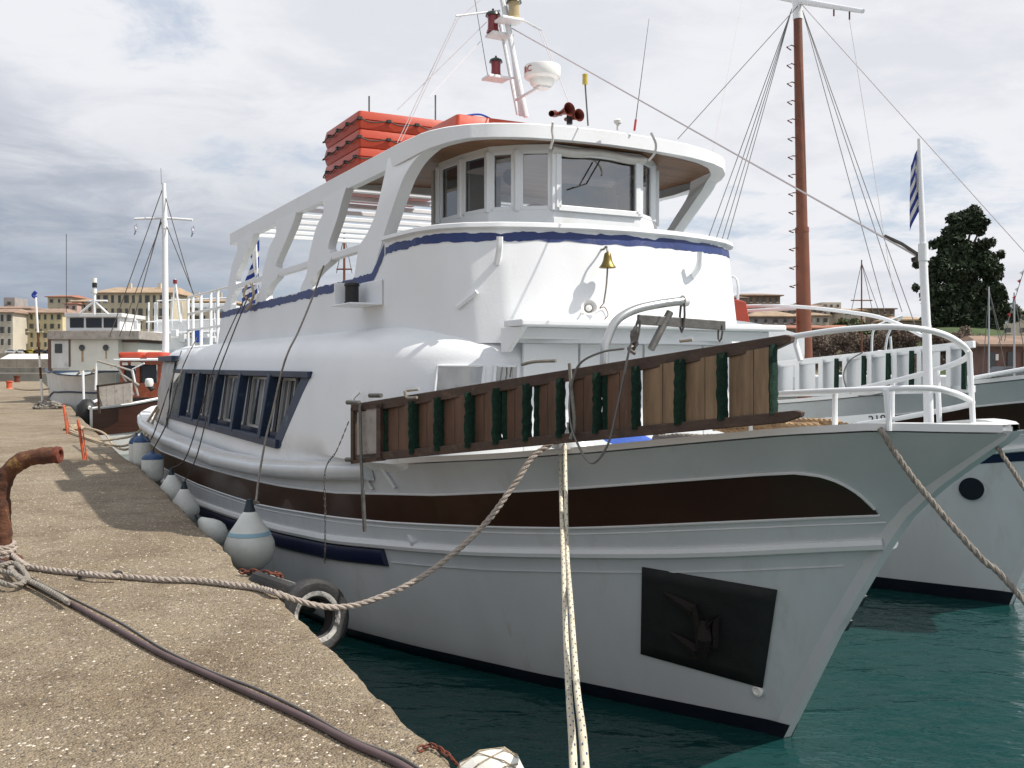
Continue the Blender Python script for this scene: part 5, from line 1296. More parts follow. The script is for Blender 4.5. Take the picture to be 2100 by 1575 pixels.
for (b_, p_) in (((1462, 510), -2.), ((1478, 500), -2.), ((1448, 500), -2.), ((1492, 490), -2.1)): st2((1624, 18), b_, 0, p_)
for (b_) in ((1815, 640), (1850, 640), (1885, 690)): st2((1646, 22), b_, 0, .9)
st2((1742, 40), (1832, 600), 0, .6, .004, 'wire_light'); st2((1640, 8), (1390, 285), 0, -2.4, .006); st2((1522, 0), (1462, 310), -.3, -2.2, .004, 'wire_light')
st2((1645, 10), (2230, 660), 0, 0, .006, 'wire_light')
# rails, bridge front, raft, white ladder gangway of the second boat
for pts, p_ in (([(1480, 632), (1560, 627), (1650, 630), (1740, 640), (1800, 650), (1850, 668), (1890, 688)], -.4), ([(1480, 640), (1560, 636), (1640, 632)], .3), ([(1960, 782), (2040, 768), (2130, 752)], -1.0)):
    MB().tube(spline([q2(x, y, p_) for x, y in pts], 5), .026, 8).build('rail', 'white_paint', boat2, smooth=True)
MB().tube(spline([q2(1465, 562, 1.), q2(1490, 566, 1.), q2(1512, 576, 1.), q2(1512, 640, 1.)], 5), .022, 8).build('upper_rail', 'white_paint', boat2, smooth=True)
rows = []
for k in range(11):
    a = k / 10; xx = 1470 + 180 * a; yy = 655 + 34 * a ** 1.8
    rows.append([q2(xx, yy, -1.2), q2(xx, yy + 30 + 6 * a, -1.25), q2(xx - 4, yy + 90, -1.1)])
MB().grid(rows).build('bridge_front', 'white_paint', boat2, smooth=True)
MB().box((-9.2, .0, 2.75), (4.2, 3.0, 1.2)).build('deckhouse', 'white_paint', boat2, bevel=.08)
MB().hexa([q2(1484, 608, -.9), q2(1530, 618, -.9), q2(1546, 705, -.9), q2(1484, 700, -.9)], [q2(1470, 606, .0), q2(1512, 614, .0), q2(1528, 700, .0), q2(1470, 698, .0)]).build('raft_cover', 'orange', boat2, bevel=.04)
lad = thing('ladder_gangway', 'white painted ladder gangway lying on edge along the second boat rail', 'gangway', O2 + np.array([0, 0, 2.3]))
p2 = T2[1] - 1.45
def lq(x, y, o=0.): return W(*onp(x, y, p2 - o))
def lyt(x): return np.interp(x, [1588, 1995], [748, 706])
def lyb(x): return np.interp(x, [1588, 1995], [808, 798])
for (f_, w_) in ((lyt, .075), (lyb, .075)): MB().beam(lq(1588, f_(1588)), lq(1998, f_(1998)), .05, w_).build('stringer', 'white_paint', rel=lad, bevel=.006)
for k, (x0, x1) in enumerate(((1592, 1626), (1636, 1672), (1684, 1712), (1733, 1768), (1784, 1818), (1836, 1866), (1886, 1928), (1946, 1974))):
    for a, b_, m_, o_ in ((x0 + 3, x1, 'white_paint', -.03), (x0 - 6, x0 + 3, 'white_paint', .03)):
        MB().hexa([lq(a, lyb(a), o_), lq(b_, lyb(b_), o_ + .05), lq(b_, lyt(b_), o_ + .05), lq(a, lyt(a), o_)], [lq(a, lyb(a), o_ - .03), lq(b_, lyb(b_), o_ + .02), lq(b_, lyt(b_), o_ + .02), lq(a, lyt(a), o_ - .03)]).build('tread', m_, rel=lad)
    if k in (2, 3, 4, 5, 7): MB().beam(lq(x1 + 3, lyb(x1), .03), lq(x1 + 4, lyt(x1), .03), .03, .05).build('carpet_edge', 'green_carpet', rel=lad)
cb = MB().tube(spline([lq(1770, 722, .08), lq(1742, 740, .08), lq(1730, 770, .09), lq(1742, 805, .09), lq(1775, 812, .09), lq(1810, 806, .08)], 6), .008, 5).build('cable_loop', 'wire'); tag(cb, 'grey cable looped over the white ladder gangway', 'cable')
c = lq(1604, 838, -.25); o = MB().lathe([(0, -.13), (.10, -.13), (.125, .10), (.13, .11), (.115, .11), (.09, -.11), (0, -.11)], (0, 0, 0), None, 20).build('bucket', 'bucket_blue', smooth=True); o.location = tuple(c); tag(o, 'blue plastic bucket on the second boat deck', 'bucket')
# number board on the second boat's bulwark
na, nb = Vector(W(*onp(1665, 871, T2[1] - 2.1))), Vector(W(*onp(1822, 859, T2[1] - 1.75)))
X = (nb - na).normalized(); Z_ = Vector((0, 0, 1)); N = X.cross(Z_).normalized(); Z_ = N.cross(X)
N = -N if N.dot(Vector(tuple(C0)) - na) < 0 else N; c = (na + nb) / 2
nr = thing('number_board', 'white registration board with black letters on the second boat bulwark', 'sign', c)
MB().hexa([na - Z_ * .07 - N * .02, nb - Z_ * .07 - N * .02, nb + Z_ * .07 - N * .02, na + Z_ * .07 - N * .02], [na - Z_ * .07, nb - Z_ * .07, nb + Z_ * .07, na + Z_ * .07]).build('board', 'white_paint', rel=nr)
Rm = Matrix((X, Z_, N)).transposed().to_4x4()
for body, f_ in (('T.O', .22), ('218', .86)):
    text_mesh('lettering', body, 'text_black', .13, Matrix.Translation((nb - na) * (f_ - .5) + N * .004) @ Rm, nr)

# ------------------------------------------------------------------ boats further along the quay
TQ = math.radians(26.2); HQ = math.atan2(-math.cos(TQ), math.sin(TQ))
def at_rel(root):            # world pixel+depth -> local translation only
    L_ = np.array(root.location)
    return lambda x, y, d: at(x, y, d)
tr_o = np.array([-16.0, 40.0, 0.])
trawler = thing('fishing_boat', 'grey and cream fishing boat with boxy wheelhouse moored behind the wooden boat', 'boat', tr_o, HQ)
make_hull(trawler, dict(hull='white_old', boot='boot_black', cap='frame_blue', deck='deck_grey', band='white_old'), kz=lambda s: .55 + .12 * min(6, max(0, s)), sc=.86, band=False)
def pw(x, y, d): return at(x, y, d)
trh = thing('wheelhouse', 'cream wheelhouse with three dark front windows and maroon corner trim on the fishing boat', 'wheelhouse', at(190, 760, 43)); D = 43.
def bxp(root, x0, y0, x1, y1, d, depth, m, name, bev=.02):
    a = at(x0, y1, d); b = at(x1, y0, d); c = (a + b) / 2
    return MB().box((c[0], d + depth / 2, c[2]), (abs(b[0] - a[0]), depth, abs(b[2] - a[2]))).build(name, m, rel=root, bevel=bev)
bxp(trh, 100, 692, 242, 760, D, 3.2, 'cream_paint', 'cabin'); bxp(trh, 98, 678, 285, 696, D - .25, 4., 'grey_board', 'roof_fascia'); bxp(trh, 98, 695, 106, 760, D - .03, .3, 'wall_brick', 'corner_trim'); bxp(trh, 140, 696, 144, 752, D - .03, .3, 'wall_brick', 'corner_trim')
bxp(trh, 105, 698, 140, 756, D - .05, .1, 'white_old', 'door'); bxp(trh, 112, 705, 127, 724, D - .08, .05, 'far_window', 'door_window')
bxp(trh, 245, 700, 283, 760, D + .6, 3., 'cream_paint', 'side_cabin'); bxp(trh, 242, 694, 285, 702, D + .4, 3, 'wall_brick', 'side_trim')
bxp(trh, 135, 645, 246, 678, D + .4, 2.4, 'white_paint', 'upper_cabin'); bxp(trh, 132, 642, 250, 650, D + .2, 2.8, 'trim_white', 'upper_roof')
for (x0, x1) in ((143, 171), (176, 208), (212, 240)): bxp(trh, x0, 652, x1, 672, D + .36, .1, 'car_glass', 'window')
for x in (168, 217):
    c = at(x, 713, D - .03); o = MB().lathe([(0, 0), (.1, 0), (.13, .02), (.1, .05), (0, .03)], c, Matrix.Rotation(math.pi / 2, 3, 'X'), 16).build('porthole', 'far_window', rel=trh, smooth=True)
mat('rust_run', (.42, .30, .17), .8, var=(6, .3, 0))
for x, w_, y1 in ((167, 4, 742), (216, 3, 736)): bxp(trh, x, 718, x + w_, y1, D - .012, .02, 'rust_run', 'rust_run', 0)
MB().tube([at(194, 645, D), at(194, 570, D)], .06, 6).build('light_mast', 'white_paint', rel=trh)
for y in (575, 585, 597): MB().lathe([(0, -.1), (.1, -.1), (.1, .1), (0, .1)], at(194, y, D), None, 10).build('mast_lamp', 'plastic_white' if y != 585 else 'black_rubber', rel=trh)
for (a, b) in (((165, 642), (194, 617)), ((223, 645), (194, 617)), ((180, 617), (220, 617)), ((136, 640), (136, 480))): MB().tube([at(*a, D), at(*b, D)], .05 if b[0] != 136 else .012, 6).build('mast_stay', 'white_paint' if b[0] != 136 else 'black_rubber', rel=trh)
for k in range(3): MB().tube([at(245 + k * 6, 650 + k * 3, D + 1), at(275 + k * 3, 652 + k * 3, D + 1), at(275 + k * 3, 676, D + 1)], .035, 6).build('stern_frame', 'white_paint', rel=trh)
for (pts, lab) in (([(30, 797), (60, 800), (100, 797), (140, 785), (165, 762)], 'pale mooring line from the orange bollard up to the fishing boat bow'), ([(118, 803), (135, 808), (165, 795), (195, 755)], 'second pale mooring line under the fishing boat bow')):
    o = MB().tube(spline([at(x, y, np.interp(i, [0, len(pts) - 1], [52, 41])) for i, (x, y) in enumerate(pts)], 5), .045, 6).build('mooring_line', 'rope_tan'); tag(o, lab, 'rope')
# varnished wooden boat, stern to the quay
wb_loc = at(187, 862, 31.); wb_loc[2] = 0
wdir = np.array([.42, .907, 0]); wnor = np.array([wdir[1], -wdir[0], 0])
wood = thing('wooden_boat', 'varnished brown wooden boat with orange cabin moored stern to the quay', 'boat', wb_loc)
def wq_(l, p, z): return tuple(wdir * l + wnor * p + np.array([0, 0, z]))
def wsec(l, k):      # half breadth
    return float(np.interp(l, [0, .6, 2, 4, 7, 9], [.06, .72, 1.35, 1.7, 1.4, .1])) * k
LV = [(-.3, .62), (.15, .8), (.75, .97), (1.1, 1.0), (1.5, 1.02)]
ls = np.linspace(0, 9, 24); shr = lambda l: .55 * (l / 3.0) ** 1.1 if l < 3 else .55 + .25 * (l - 3) / 3
def wrow(zs_, k_, l, sd): return wq_(l, sd * wsec(l, k_), zs_ + (shr(l) * max(0, min(1, zs_ / 1.0)) if zs_ > 0 else 0))
m_ = MB(); mv = MB(); mw = MB()
for sd in (-1, 1):
    m_.grid([[wrow(z, k, l, sd) for l in ls] for z, k in LV[:4]], flip=sd < 0)
    mv.grid([[wrow(z, k, l, sd) for l in ls] for z, k in ((.92, .995), (1.1, 1.006), (1.45, 1.03))], flip=sd < 0)
    mw.tube([wrow(1.47, 1.04, l, sd) for l in ls], .05, 6)
m_._add([wrow(z, k, 0, -1) for z, k in LV] + [wrow(z, k, 0, 1) for z, k in LV[::-1]], [tuple(range(10))])
m_.build('hull', 'white_old', wood, smooth=True, auto=40); mw.build('cap_rail', 'white_paint', wood, smooth=True)
for sd, mm in ((-1, 'plate_black'), (1, 'hull_varnish')):  # left topsides black: the bow's shaded side is put into the colour
    MB().grid([[wrow(z, k, l, sd) for l in ls] for z, k in ((.62, .985), (.92, 1.0), (1.2, 1.015), (1.47, 1.035))], flip=sd < 0).build('topsides', mm, wood, smooth=True)
    MB().grid([[wrow(z, k, l, sd) for l in ls] for z, k in ((1.45, .98), (.8, .94))], flip=sd > 0).build('bulwark_lining', 'hull_varnish', wood, smooth=True)
MB().grid([[wq_(l, -wsec(l, .94), .8 + shr(l)), wq_(l, wsec(l, .94), .8 + shr(l))] for l in ls], flip=True).build('deck', 'white_old', wood)
def wpx(x, y, l):  # pixel -> local on plane at distance l along
    P0 = np.array(wood.location) + wdir * l; r_ = ray(x, y); return C0 + r_ * (((P0 - C0) @ wdir) / (r_ @ wdir)) - np.array(wood.location)
DC = 34.
wl = np.array(wood.location)
def wbx(x0, y0, x1, y1, d, depth, m, name, bev=.02):
    a = at(x0, y1, d) - wl; b = at(x1, y0, d) - wl; c = (a + b) / 2
    return MB().box((c[0], d - wl[1] + depth / 2, c[2]), (abs(b[0] - a[0]), depth, abs(b[2] - a[2]))).build(name, m, wood, bevel=bev)
wbx(245, 738, 334, 748, DC - .2, 3, 'varnish', 'cabin_header'); wbx(245, 785, 334, 815, DC, 2.6, 'varnish', 'cabin_base')
for x in (246, 278, 322): wbx(x, 745, x + 8, 790, DC - .05, .2, 'varnish', 'cabin_post')
for (x0, x1) in ((254, 277), (286, 321)): wbx(x0, 747, x1, 786, DC + .05, .04, 'car_glass', 'cabin_window')
wbx(232, 736, 345, 740, DC - .4, 3.4, 'white_paint', 'cabin_roof')
wbx(250, 743, 262, 749, DC - .26, .04, 'plastic_white', 'name_board'); wbx(268, 742, 290, 750, DC - .26, .04, 'cream_paint', 'name_board')
for k, (x0, x1, lab) in enumerate(((241, 291, 'orange life float with white underside on the wooden boat cabin roof beside the fishing boat'), (297, 333, 'orange life float on the wooden boat cabin roof beside the white mast'))):
    a = at(x0, 738, DC + .3); b = at(x1, 722, DC + .3); c = (a + b) / 2; o = thing('life_float', lab, 'life float', c, 0, 'orange life floats on the wooden boat')
    w_ = abs(b[0] - a[0]); h_ = abs(b[2] - a[2])
    MB().box((0, .5, .03), (w_, 1.0, h_ * .8)).build('float_body', 'orange', o, bevel=.09); MB().box((0, .46, -h_ * .42), (w_ * .8, 1.0, h_ * .3)).build('base', 'plastic_white', o, bevel=.03)
# mast, boom and rigging of the wooden boat
mp = [at(340, 735, 36.), at(338, 455, 36.), at(336, 376, 36.)]
mastw = MB().tube([p - wl for p in mp], [.12, .10, .07], 12).tube([mp[1] - wl + np.array([0, 0, .05]), mp[1] - wl + np.array([0, 0, -.25])], .12, 12).build('mast', 'white_paint', wood, smooth=True)
MB().tube([at(276, 449, 36.) - wl, at(336, 447, 36) - wl, at(395, 451, 36.) - wl], .045, 8).build('yard', 'white_paint', wood, smooth=True)
MB().tube([at(330, 345, 36.) - wl, at(331, 378, 36) - wl], .01, 4).build('aerial', 'wire', wood)
for a, b in (((336, 380), (225, 690)), ((330, 455), (300, 560)), ((337, 440), (245, 690)), ((338, 455), (400, 610)), ((338, 400), (395, 600)), ((330, 450), (265, 690))):
    MB().tube([at(*a, 36.) - wl, at(*b, 35.) - wl], .016, 5).build('stay', 'rope_dark', wood)
for (x, y, lab) in ((281, 458, 'tiny blue and white flag on the wooden boat yard'), (398, 462, 'tiny dark blue pennant at the yard end of the wooden boat')):
    flag(at(x, y, 35.9), (-.6, .1, -.5), (0, 0, -1), .2, .28, 'flag', lab, .05, 3, 8)
for pts in ([(296, 745), (272, 757), (280, 800)], [(200, 740), (270, 760), (283, 812)], [(170, 760), (172, 828)], [(198, 745), (196, 800)], [(240, 750), (275, 810)], [(245, 765), (285, 790)]):
    MB().tube([at(x, y, 32.) - wl for x, y in pts], .04 if pts[0][0] != 296 else .03, 6).build('stern_rail', 'white_paint' if pts[0][0] in (170, 198, 296) else 'grey_board', wood)
psr = thing('passerelle', 'weathered grey plank gangboard raised at the stern of the wooden boat', 'gangway', at(235, 815, 30.6))
pb = [(200, 793), (270, 785), (270, 826), (203, 834)]
for k in range(4):
    f0, f1 = k / 4, (k + .94) / 4
    def pp_(f_, top): a, b = (pb[0], pb[1]) if top else (pb[3], pb[2]); return at(a[0] + (b[0] - a[0]) * f_, a[1] + (b[1] - a[1]) * f_, 30.6 + .5 * f_)
    q4 = [pp_(f0, 0), pp_(f1, 0), pp_(f1, 1), pp_(f0, 1)]
    MB().hexa(q4, [p + np.array([.02, .06, 0]) for p in q4]).build('plank', 'grey_board', rel=psr)
for (a, b) in (((199, 792), (271, 783)), ((200, 790), (204, 848))): MB().beam(at(*a, 30.55), at(*b, 30.55), .05, .06).build('frame', 'wood_rail', rel=psr)
tyb = thing('black_fender', 'black rubber fender bundle hanging on the wooden boat stern', 'fender', at(178, 845, 31.5))
MB().lathe([(0, -.5), (.25, -.45), (.33, -.1), (.3, .2), (.12, .4), (0, .42)], (0, 0, 0), None, 18).build('bulb', 'black_rubber', tyb, smooth=True); MB().lathe([(0, -.12), (.14, -.1), (.15, .1), (0, .14)], (.2, -.1, -.55), None, 14).build('cone', 'plastic_white', tyb, smooth=True)
ob = thing('outboard_motor', 'white outboard motor clamped on the wooden boat rail', 'outboard motor', at(306, 786, 30.))
MB().lathe([(0, -.1), (.1, -.1), (.13, .0), (.11, .12), (.06, .15), (0, .15)], (0, 0, 0), Matrix.Scale(1.0, 3), 14).build('cowl', 'plastic_white', ob, smooth=True); MB().tube([(0, 0, -.08), (.1, 0, -.2)], .08, 8).build('bracket', 'black_rubber', ob)
# white passenger boat behind, seen over the wooden boat
wp2 = thing('passenger_boat', 'white passenger boat with open rails and posts behind the wooden boat', 'boat', at(380, 760, 58.)); D = 58.
bxp(wp2, 285, 690, 460, 790, D, 5, 'white_paint', 'hull_side', .05); bxp(wp2, 320, 655, 470, 682, D + 1, 4, 'trim_white', 'deckhouse', .05); bxp(wp2, 390, 622, 465, 630, D + 1, 5, 'white_paint', 'canopy', .03); bxp(wp2, 240, 680, 320, 700, D - 1, 2, 'white_paint', 'fore_cabin', .05)
for x in (305, 322, 318, 352, 372, 385, 415, 440): MB().tube([at(x, 620, D + .5), at(x, 700, D + .5)], .055, 6).build('post', 'white_paint', rel=wp2)
for y in (617, 660, 684): MB().tube([at(300 if y > 620 else 322, y, D + .4), at(465, y - 6, D + .4)], .045, 6).build('rail', 'white_paint', rel=wp2)
for k in range(6): bxp(wp2, 350 + k * 16, 676 + (k % 3) * 8, 362 + k * 16, 690 + (k % 2) * 12, D - .5, .4, ['white_paint', 'trim_white', 'far_window', 'tarp_blue'][k % 4], 'deck_locker')
MB().tube([at(359, 572, D), at(352, 660, D)], .06, 6).tube([at(359, 572, D), at(370, 660, D)], .06, 6).build('a_frame', 'white_paint', rel=wp2)
MB().lathe([(0, -.1), (.12, -.1), (.12, .12), (0, .15)], at(359, 578, D), None, 10).build('lamp', 'red_lamp', rel=wp2)
MB().hexa([at(268, 690, D - 2), at(285, 660, D - 2), at(290, 662, D - 2), at(280, 692, D - 2)], [at(268, 690, D - 1), at(285, 660, D - 1), at(290, 662, D - 1), at(280, 692, D - 1)]).build('bow_fairing', 'white_paint', rel=wp2)
# ------------------------------------------------------------------ far shore, left: old port front
def shore(name, x0, x1, d0_, d1_, z, m, zb=-2.):
    a = (x0 - CX) / F; b = (x1 - CX) / F
    return tag(MB().hexa([(a * d0_, d0_, zb), (b * d0_, d0_, zb), (b * d1_, d1_, zb), (a * d1_, d1_, zb)], [(a * d0_, d0_, z), (b * d0_, d0_, z), (b * d1_, d1_, z), (a * d1_, d1_, z)]).build(name, m), kind='structure')
shore('far_quay', -500, 560, 300., 620., 2.2, 'stone_quay'); shore('far_street', -500, 560, 325., 640., 6.8, 'stone_quay')
shore('far_jetty', -300, 96, 118., 124., 1.9, 'stone_quay'); 
def building(x0, x1, yr, yb, d, depth, wall, roof, rows, cols, label, roofh=10, win=(.42, .55), hip=.12, eave=1.0, skip=()):
    a, b = at(x0, yb, d), at(x1, yr, d); w_, h_ = b[0] - a[0], b[2] - a[2]
    root = thing('building', label, 'building', (a[0], d, a[2]))
    zb = -8.
    MB().box((w_ / 2, depth / 2, (h_ + zb) / 2), (w_, depth, h_ - zb)).build('wall', wall, root)
    rh = roofh / F * d; e = eave
    if roofh:
        i_ = hip * w_
        rb = MB(); rb._add([(-e, -e, h_), (w_ + e, -e, h_), (w_ + e, depth + e, h_), (-e, depth + e, h_), (i_, depth * .5, h_ + rh), (w_ - i_, depth * .5, h_ + rh), (-e, -e, h_ - .25), (w_ + e, -e, h_ - .25), (w_ + e, depth + e, h_ - .25), (-e, depth + e, h_ - .25)], [(0, 1, 5, 4), (1, 2, 5), (2, 3, 4, 5), (3, 0, 4), (6, 7, 1, 0), (7, 8, 2, 1), (9, 6, 0, 3), (6, 9, 8, 7)])
        rb.build('roof', roof, root)
    me = None; shm = [None]
    for r in range(rows):
        for c in range(cols):
            if (r, c) in skip: continue
            cw, chh = w_ / cols, h_ / rows; x = cw * (c + .5); z = chh * (r + .5)
            if me is None:
                wo = MB().box((0, 0, 0), (cw * win[0], .3, chh * win[1])).build('window', 'far_window', root); me = wo.data
                sm = MB().box((0, 0, 0), (cw * win[0] * 1.25, .35, .25)).build('sill', 'trim', wo); sm.location = (0, -.1, -chh * win[1] / 2 - .12); sm = sm.data
            else:
                wo = bpy.data.objects.new('window', me); COL.objects.link(wo); wo.parent = root
                so_ = bpy.data.objects.new('sill', sm); COL.objects.link(so_); so_.parent = wo; so_.location = (0, -.1, -chh * win[1] / 2 - .12)
            wo.location = (x, -.05, z)
            if (r * 7 + c * 5 + int(x0)) % 3 == 0:
                for sd_ in (-1, 1):
                    sh_ = MB().box((0, 0, 0), (cw * win[0] * .42, .12, chh * win[1])).build('shutter', 'shutter', wo) if shm[0] is None else bpy.data.objects.new('shutter', shm[0])
                    if shm[0] is None: shm[0] = sh_.data
                    else: COL.objects.link(sh_); sh_.parent = wo
                    sh_.location = (sd_ * cw * win[0] * .72, -.12, 0)
    return root, w_, h_
bg = [
 ((196, 352, 600, 708, 380., 30., 'wall_yellow', 'roof_tile', 4, 11, 'large pale yellow four storey building with long tiled roof', 17, (.36, .58), .07, 1.2), 'a'),
 ((352, 470, 618, 712, 400., 28., 'wall_cream', 'roof_tile', 4, 8, 'cream building with tiled roof partly behind the white mast', 9, (.36, .5), .1, 1.2), 'b'),
 ((30, 128, 641, 716, 340., 22., 'wall_bright', 'roof_brown', 4, 7, 'bright yellow four storey building with dark hipped roof at the port', 12, (.3, .55), .2, 1.0), 'c'),
 ((-60, 26, 640, 714, 330., 20., 'wall_cream', 'roof_brown', 3, 6, 'cream building with balconies beside the bright yellow one', 10, (.34, .55), .15, 1.0), 'd'),
 ((98, 145, 608, 645, 430., 20., 'wall_yellow', 'roof_red', 2, 3, 'small yellow house with red roof rising behind the yellow building', 6, (.25, .4), .1, 1.0), 'e'),
 ((148, 200, 618, 700, 420., 22., 'wall_cream', 'roof_tile', 3, 5, 'cream house with low tiled roof between two yellow buildings', 8, (.3, .5), .15, 1.), 'f'),
 ((132, 158, 622, 660, 415., 14., 'wall_pink', 'roof_red', 2, 2, 'small pink house among the yellow buildings', 4, (.25, .4), .1, .6), 'g'),
 ((8, 30, 610, 660, 440., 12., 'wall_grey', 'roof_brown', 2, 1, 'square grey stone tower behind the port buildings', 0, (.2, .3), .1, .5), 'h'),
 ((-40, 60, 632, 680, 425., 16., 'wall_grey', 'roof_brown', 2, 5, 'low grey house behind the port front', 6, (.25, .4), .1, .8), 'i'),
 ((440, 520, 640, 712, 390., 24., 'wall_brown', 'roof_brown', 3, 5, 'brown building at the edge of the old town behind the bridge', 8, (.3, .5), .15, 1.), 'j')]
for a, _ in bg:
    root, w_, h_ = building(*a)
    if _ in 'acd':
        for k in range(3 if _ == 'a' else 2):
            bx = w_ * (.25 + .3 * k); o = MB().box((bx, -.9, h_ * .47), (w_ * .14, 1.6, .25)).build('balcony_slab', 'trim', root); MB().box((bx, -1.65, h_ * .47 + .6), (w_ * .14, .08, .9)).build('railing', 'shutter', o)
    if _ in 'ab':
        for k in range(2): MB().box((w_ * (.3 + .4 * k), 12, h_ + 3.4), (1.2, 1.2, 2.2)).build('chimney', 'wall_cream', root)
def car(c, m, label, L=4.2, rot=0., group=None):
    root = thing('parked_car', label, 'car', c, rot, group)
    body = [(-L / 2, .3), (L / 2, .3), (L / 2, .75), (L * .32, .9), (L * .16, 1.42), (-L * .28, 1.45), (-L * .44, .95), (-L / 2, .9)]
    MB().prism([(x, -.8, z) for x, z in body], (0, 1.6, 0)).build('body', m, root, bevel=.08)
    MB().prism([(x, -.815, z) for x, z in [(L * .26, .95), (L * .14, 1.34), (-L * .26, 1.36), (-L * .36, .97)]], (0, 1.63, 0)).build('windows', 'car_glass', root)
    MB().prism([(L * .155, -.7, 1.36), (L * .325, -.7, .93), (L * .335, -.7, .93), (L * .17, -.7, 1.38)], (0, 1.4, 0)).build('windscreen', 'car_glass', root)
    for x in (-L * .3, L * .3):
        for y in (-.78, .62): MB().lathe([(0, 0), (.3, 0), (.3, .16), (0, .16)], (x, y + .16, .3), Matrix.Rotation(math.pi / 2, 3, 'X'), 14).build('wheel', 'black_rubber', root)
    return root
cl = ['white car parked below the cream port building', 'silver white car parked in front of the dark yellow doorway', 'yellow car parked below the bright yellow building', 'dark car parked next to the yellow car', 'second dark car at the end of the port street row']
for k, (x, m) in enumerate(((3, 'car_white'), (26, 'car_white'), (42, 'car_yellow'), (62, 'car_dark'), (86, 'car_dark'))): car((at(x, 720, 322)[0], 329., 6.8), m, cl[k], 4.4, 0, 'cars along the port street')
aw = thing('awning', 'long white cafe awning on the far quay', 'awning', (at(60, 740, 305)[0], 308, 2.2))
for k in range(5):
    MB().hexa([(-9 + 5.2 * k, -3, 2.6), (-4 + 5.2 * k, -3, 2.6), (-4 + 5.2 * k, 3, 4.2), (-9 + 5.2 * k, 3, 4.2)], [(-9 + 5.2 * k, -3, 2.7), (-4 + 5.2 * k, -3, 2.7), (-4 + 5.2 * k, 3, 4.3), (-9 + 5.2 * k, 3, 4.3)]).build('canvas_panel', 'awning', aw)
    MB().tube([(-9 + 5.2 * k, -3, 0), (-9 + 5.2 * k, -3, 2.6)], .08, 6).build('post', 'shutter', aw)
# ------------------------------------------------------------------ right: old town on its hill, trees, shed
def leaves(mb, c, R, n, size, rs, flat=1.):
    for _ in range(n):
        d = rs.randn(3); d /= np.linalg.norm(d); r_ = rs.rand() ** .33; p = np.array(c) + d * np.array(R) * r_
        a = rs.randn(3); a /= np.linalg.norm(a); b = np.cross(a, rs.randn(3)); b /= np.linalg.norm(b) + 1e-9; s_ = size * (.6 + .8 * rs.rand())
        mb._add([p - a * s_, p + b * s_ * .55, p + a * s_, p - b * s_ * .55], [(0, 1, 2, 3)])
def tree(x, yb, d, clumps, lm, label, size, n, seed, trunk_h=.5, name='tree', tr=.35, cat='tree', group=None):
    base = at(x, yb, d); root = thing(name, label, cat, base, 0, group); rs = np.random.RandomState(seed); k = d / F
    top = max(c[1] for c in clumps)
    tp_ = MB(); tp_.tube([(0, 0, -1), (0, 0, top * k * .4), (.2, 0, top * k * trunk_h * 1.5)], [tr, tr * .7, tr * .15], 8)
    for (cx_, cz, rx, rz) in clumps[::2]: tp_.tube([(0, 0, cz * k * .55), (cx_ * k * .5, 0, cz * k * .8), (cx_ * k, 0, cz * k)], [tr * .4, tr * .25, tr * .08], 6)
    tp_.build('trunk', 'trunk', root)
    mb = MB()
    for (cx_, cz, rx, rz) in clumps:
        leaves(mb, (cx_ * k, rs.randn() * rx * k * .3, cz * k), (rx * k, rx * k, rz * k), int(n * rx * rz / 900.), size, rs)
    mb.build('crown', lm, root)
    return root
rs = np.random.RandomState(12); cl = []
prof = [(-10, 80), (40, 84), (80, 80), (120, 72), (160, 58), (190, 45), (215, 32), (236, 16)]
for k in range(150):
    z = -8 + 240 * rs.rand() ** 1.15; w_ = np.interp(z, [a for a, b in prof], [b for a, b in prof]); u_ = (rs.rand() * 2 - 1)
    off = 12 if z > 150 else 0
    cl.append((u_ * w_ * .92 + off * .4, z, 11 + 10 * rs.rand(), 9 + 9 * rs.rand()))
cl += [(-92, 130, 12, 9), (-98, 82, 8, 8), (78, 150, 9, 9), (100, 30, 22, 20), (40, 215, 10, 9), (-8, 228, 9, 8), (20, 226, 10, 8), (-62, 170, 11, 9), (-55, 176, 9, 7)]
tree(1975, 672, 150., cl, 'leaf_dark', 'tall dark evergreen tree standing alone behind the bow jackstaff', .36, 900, 4, .45, 'conifer_tree', .7)
shore('right_quay', 1500, 2700, 95., 240., 1.2, 'stone_quay'); 
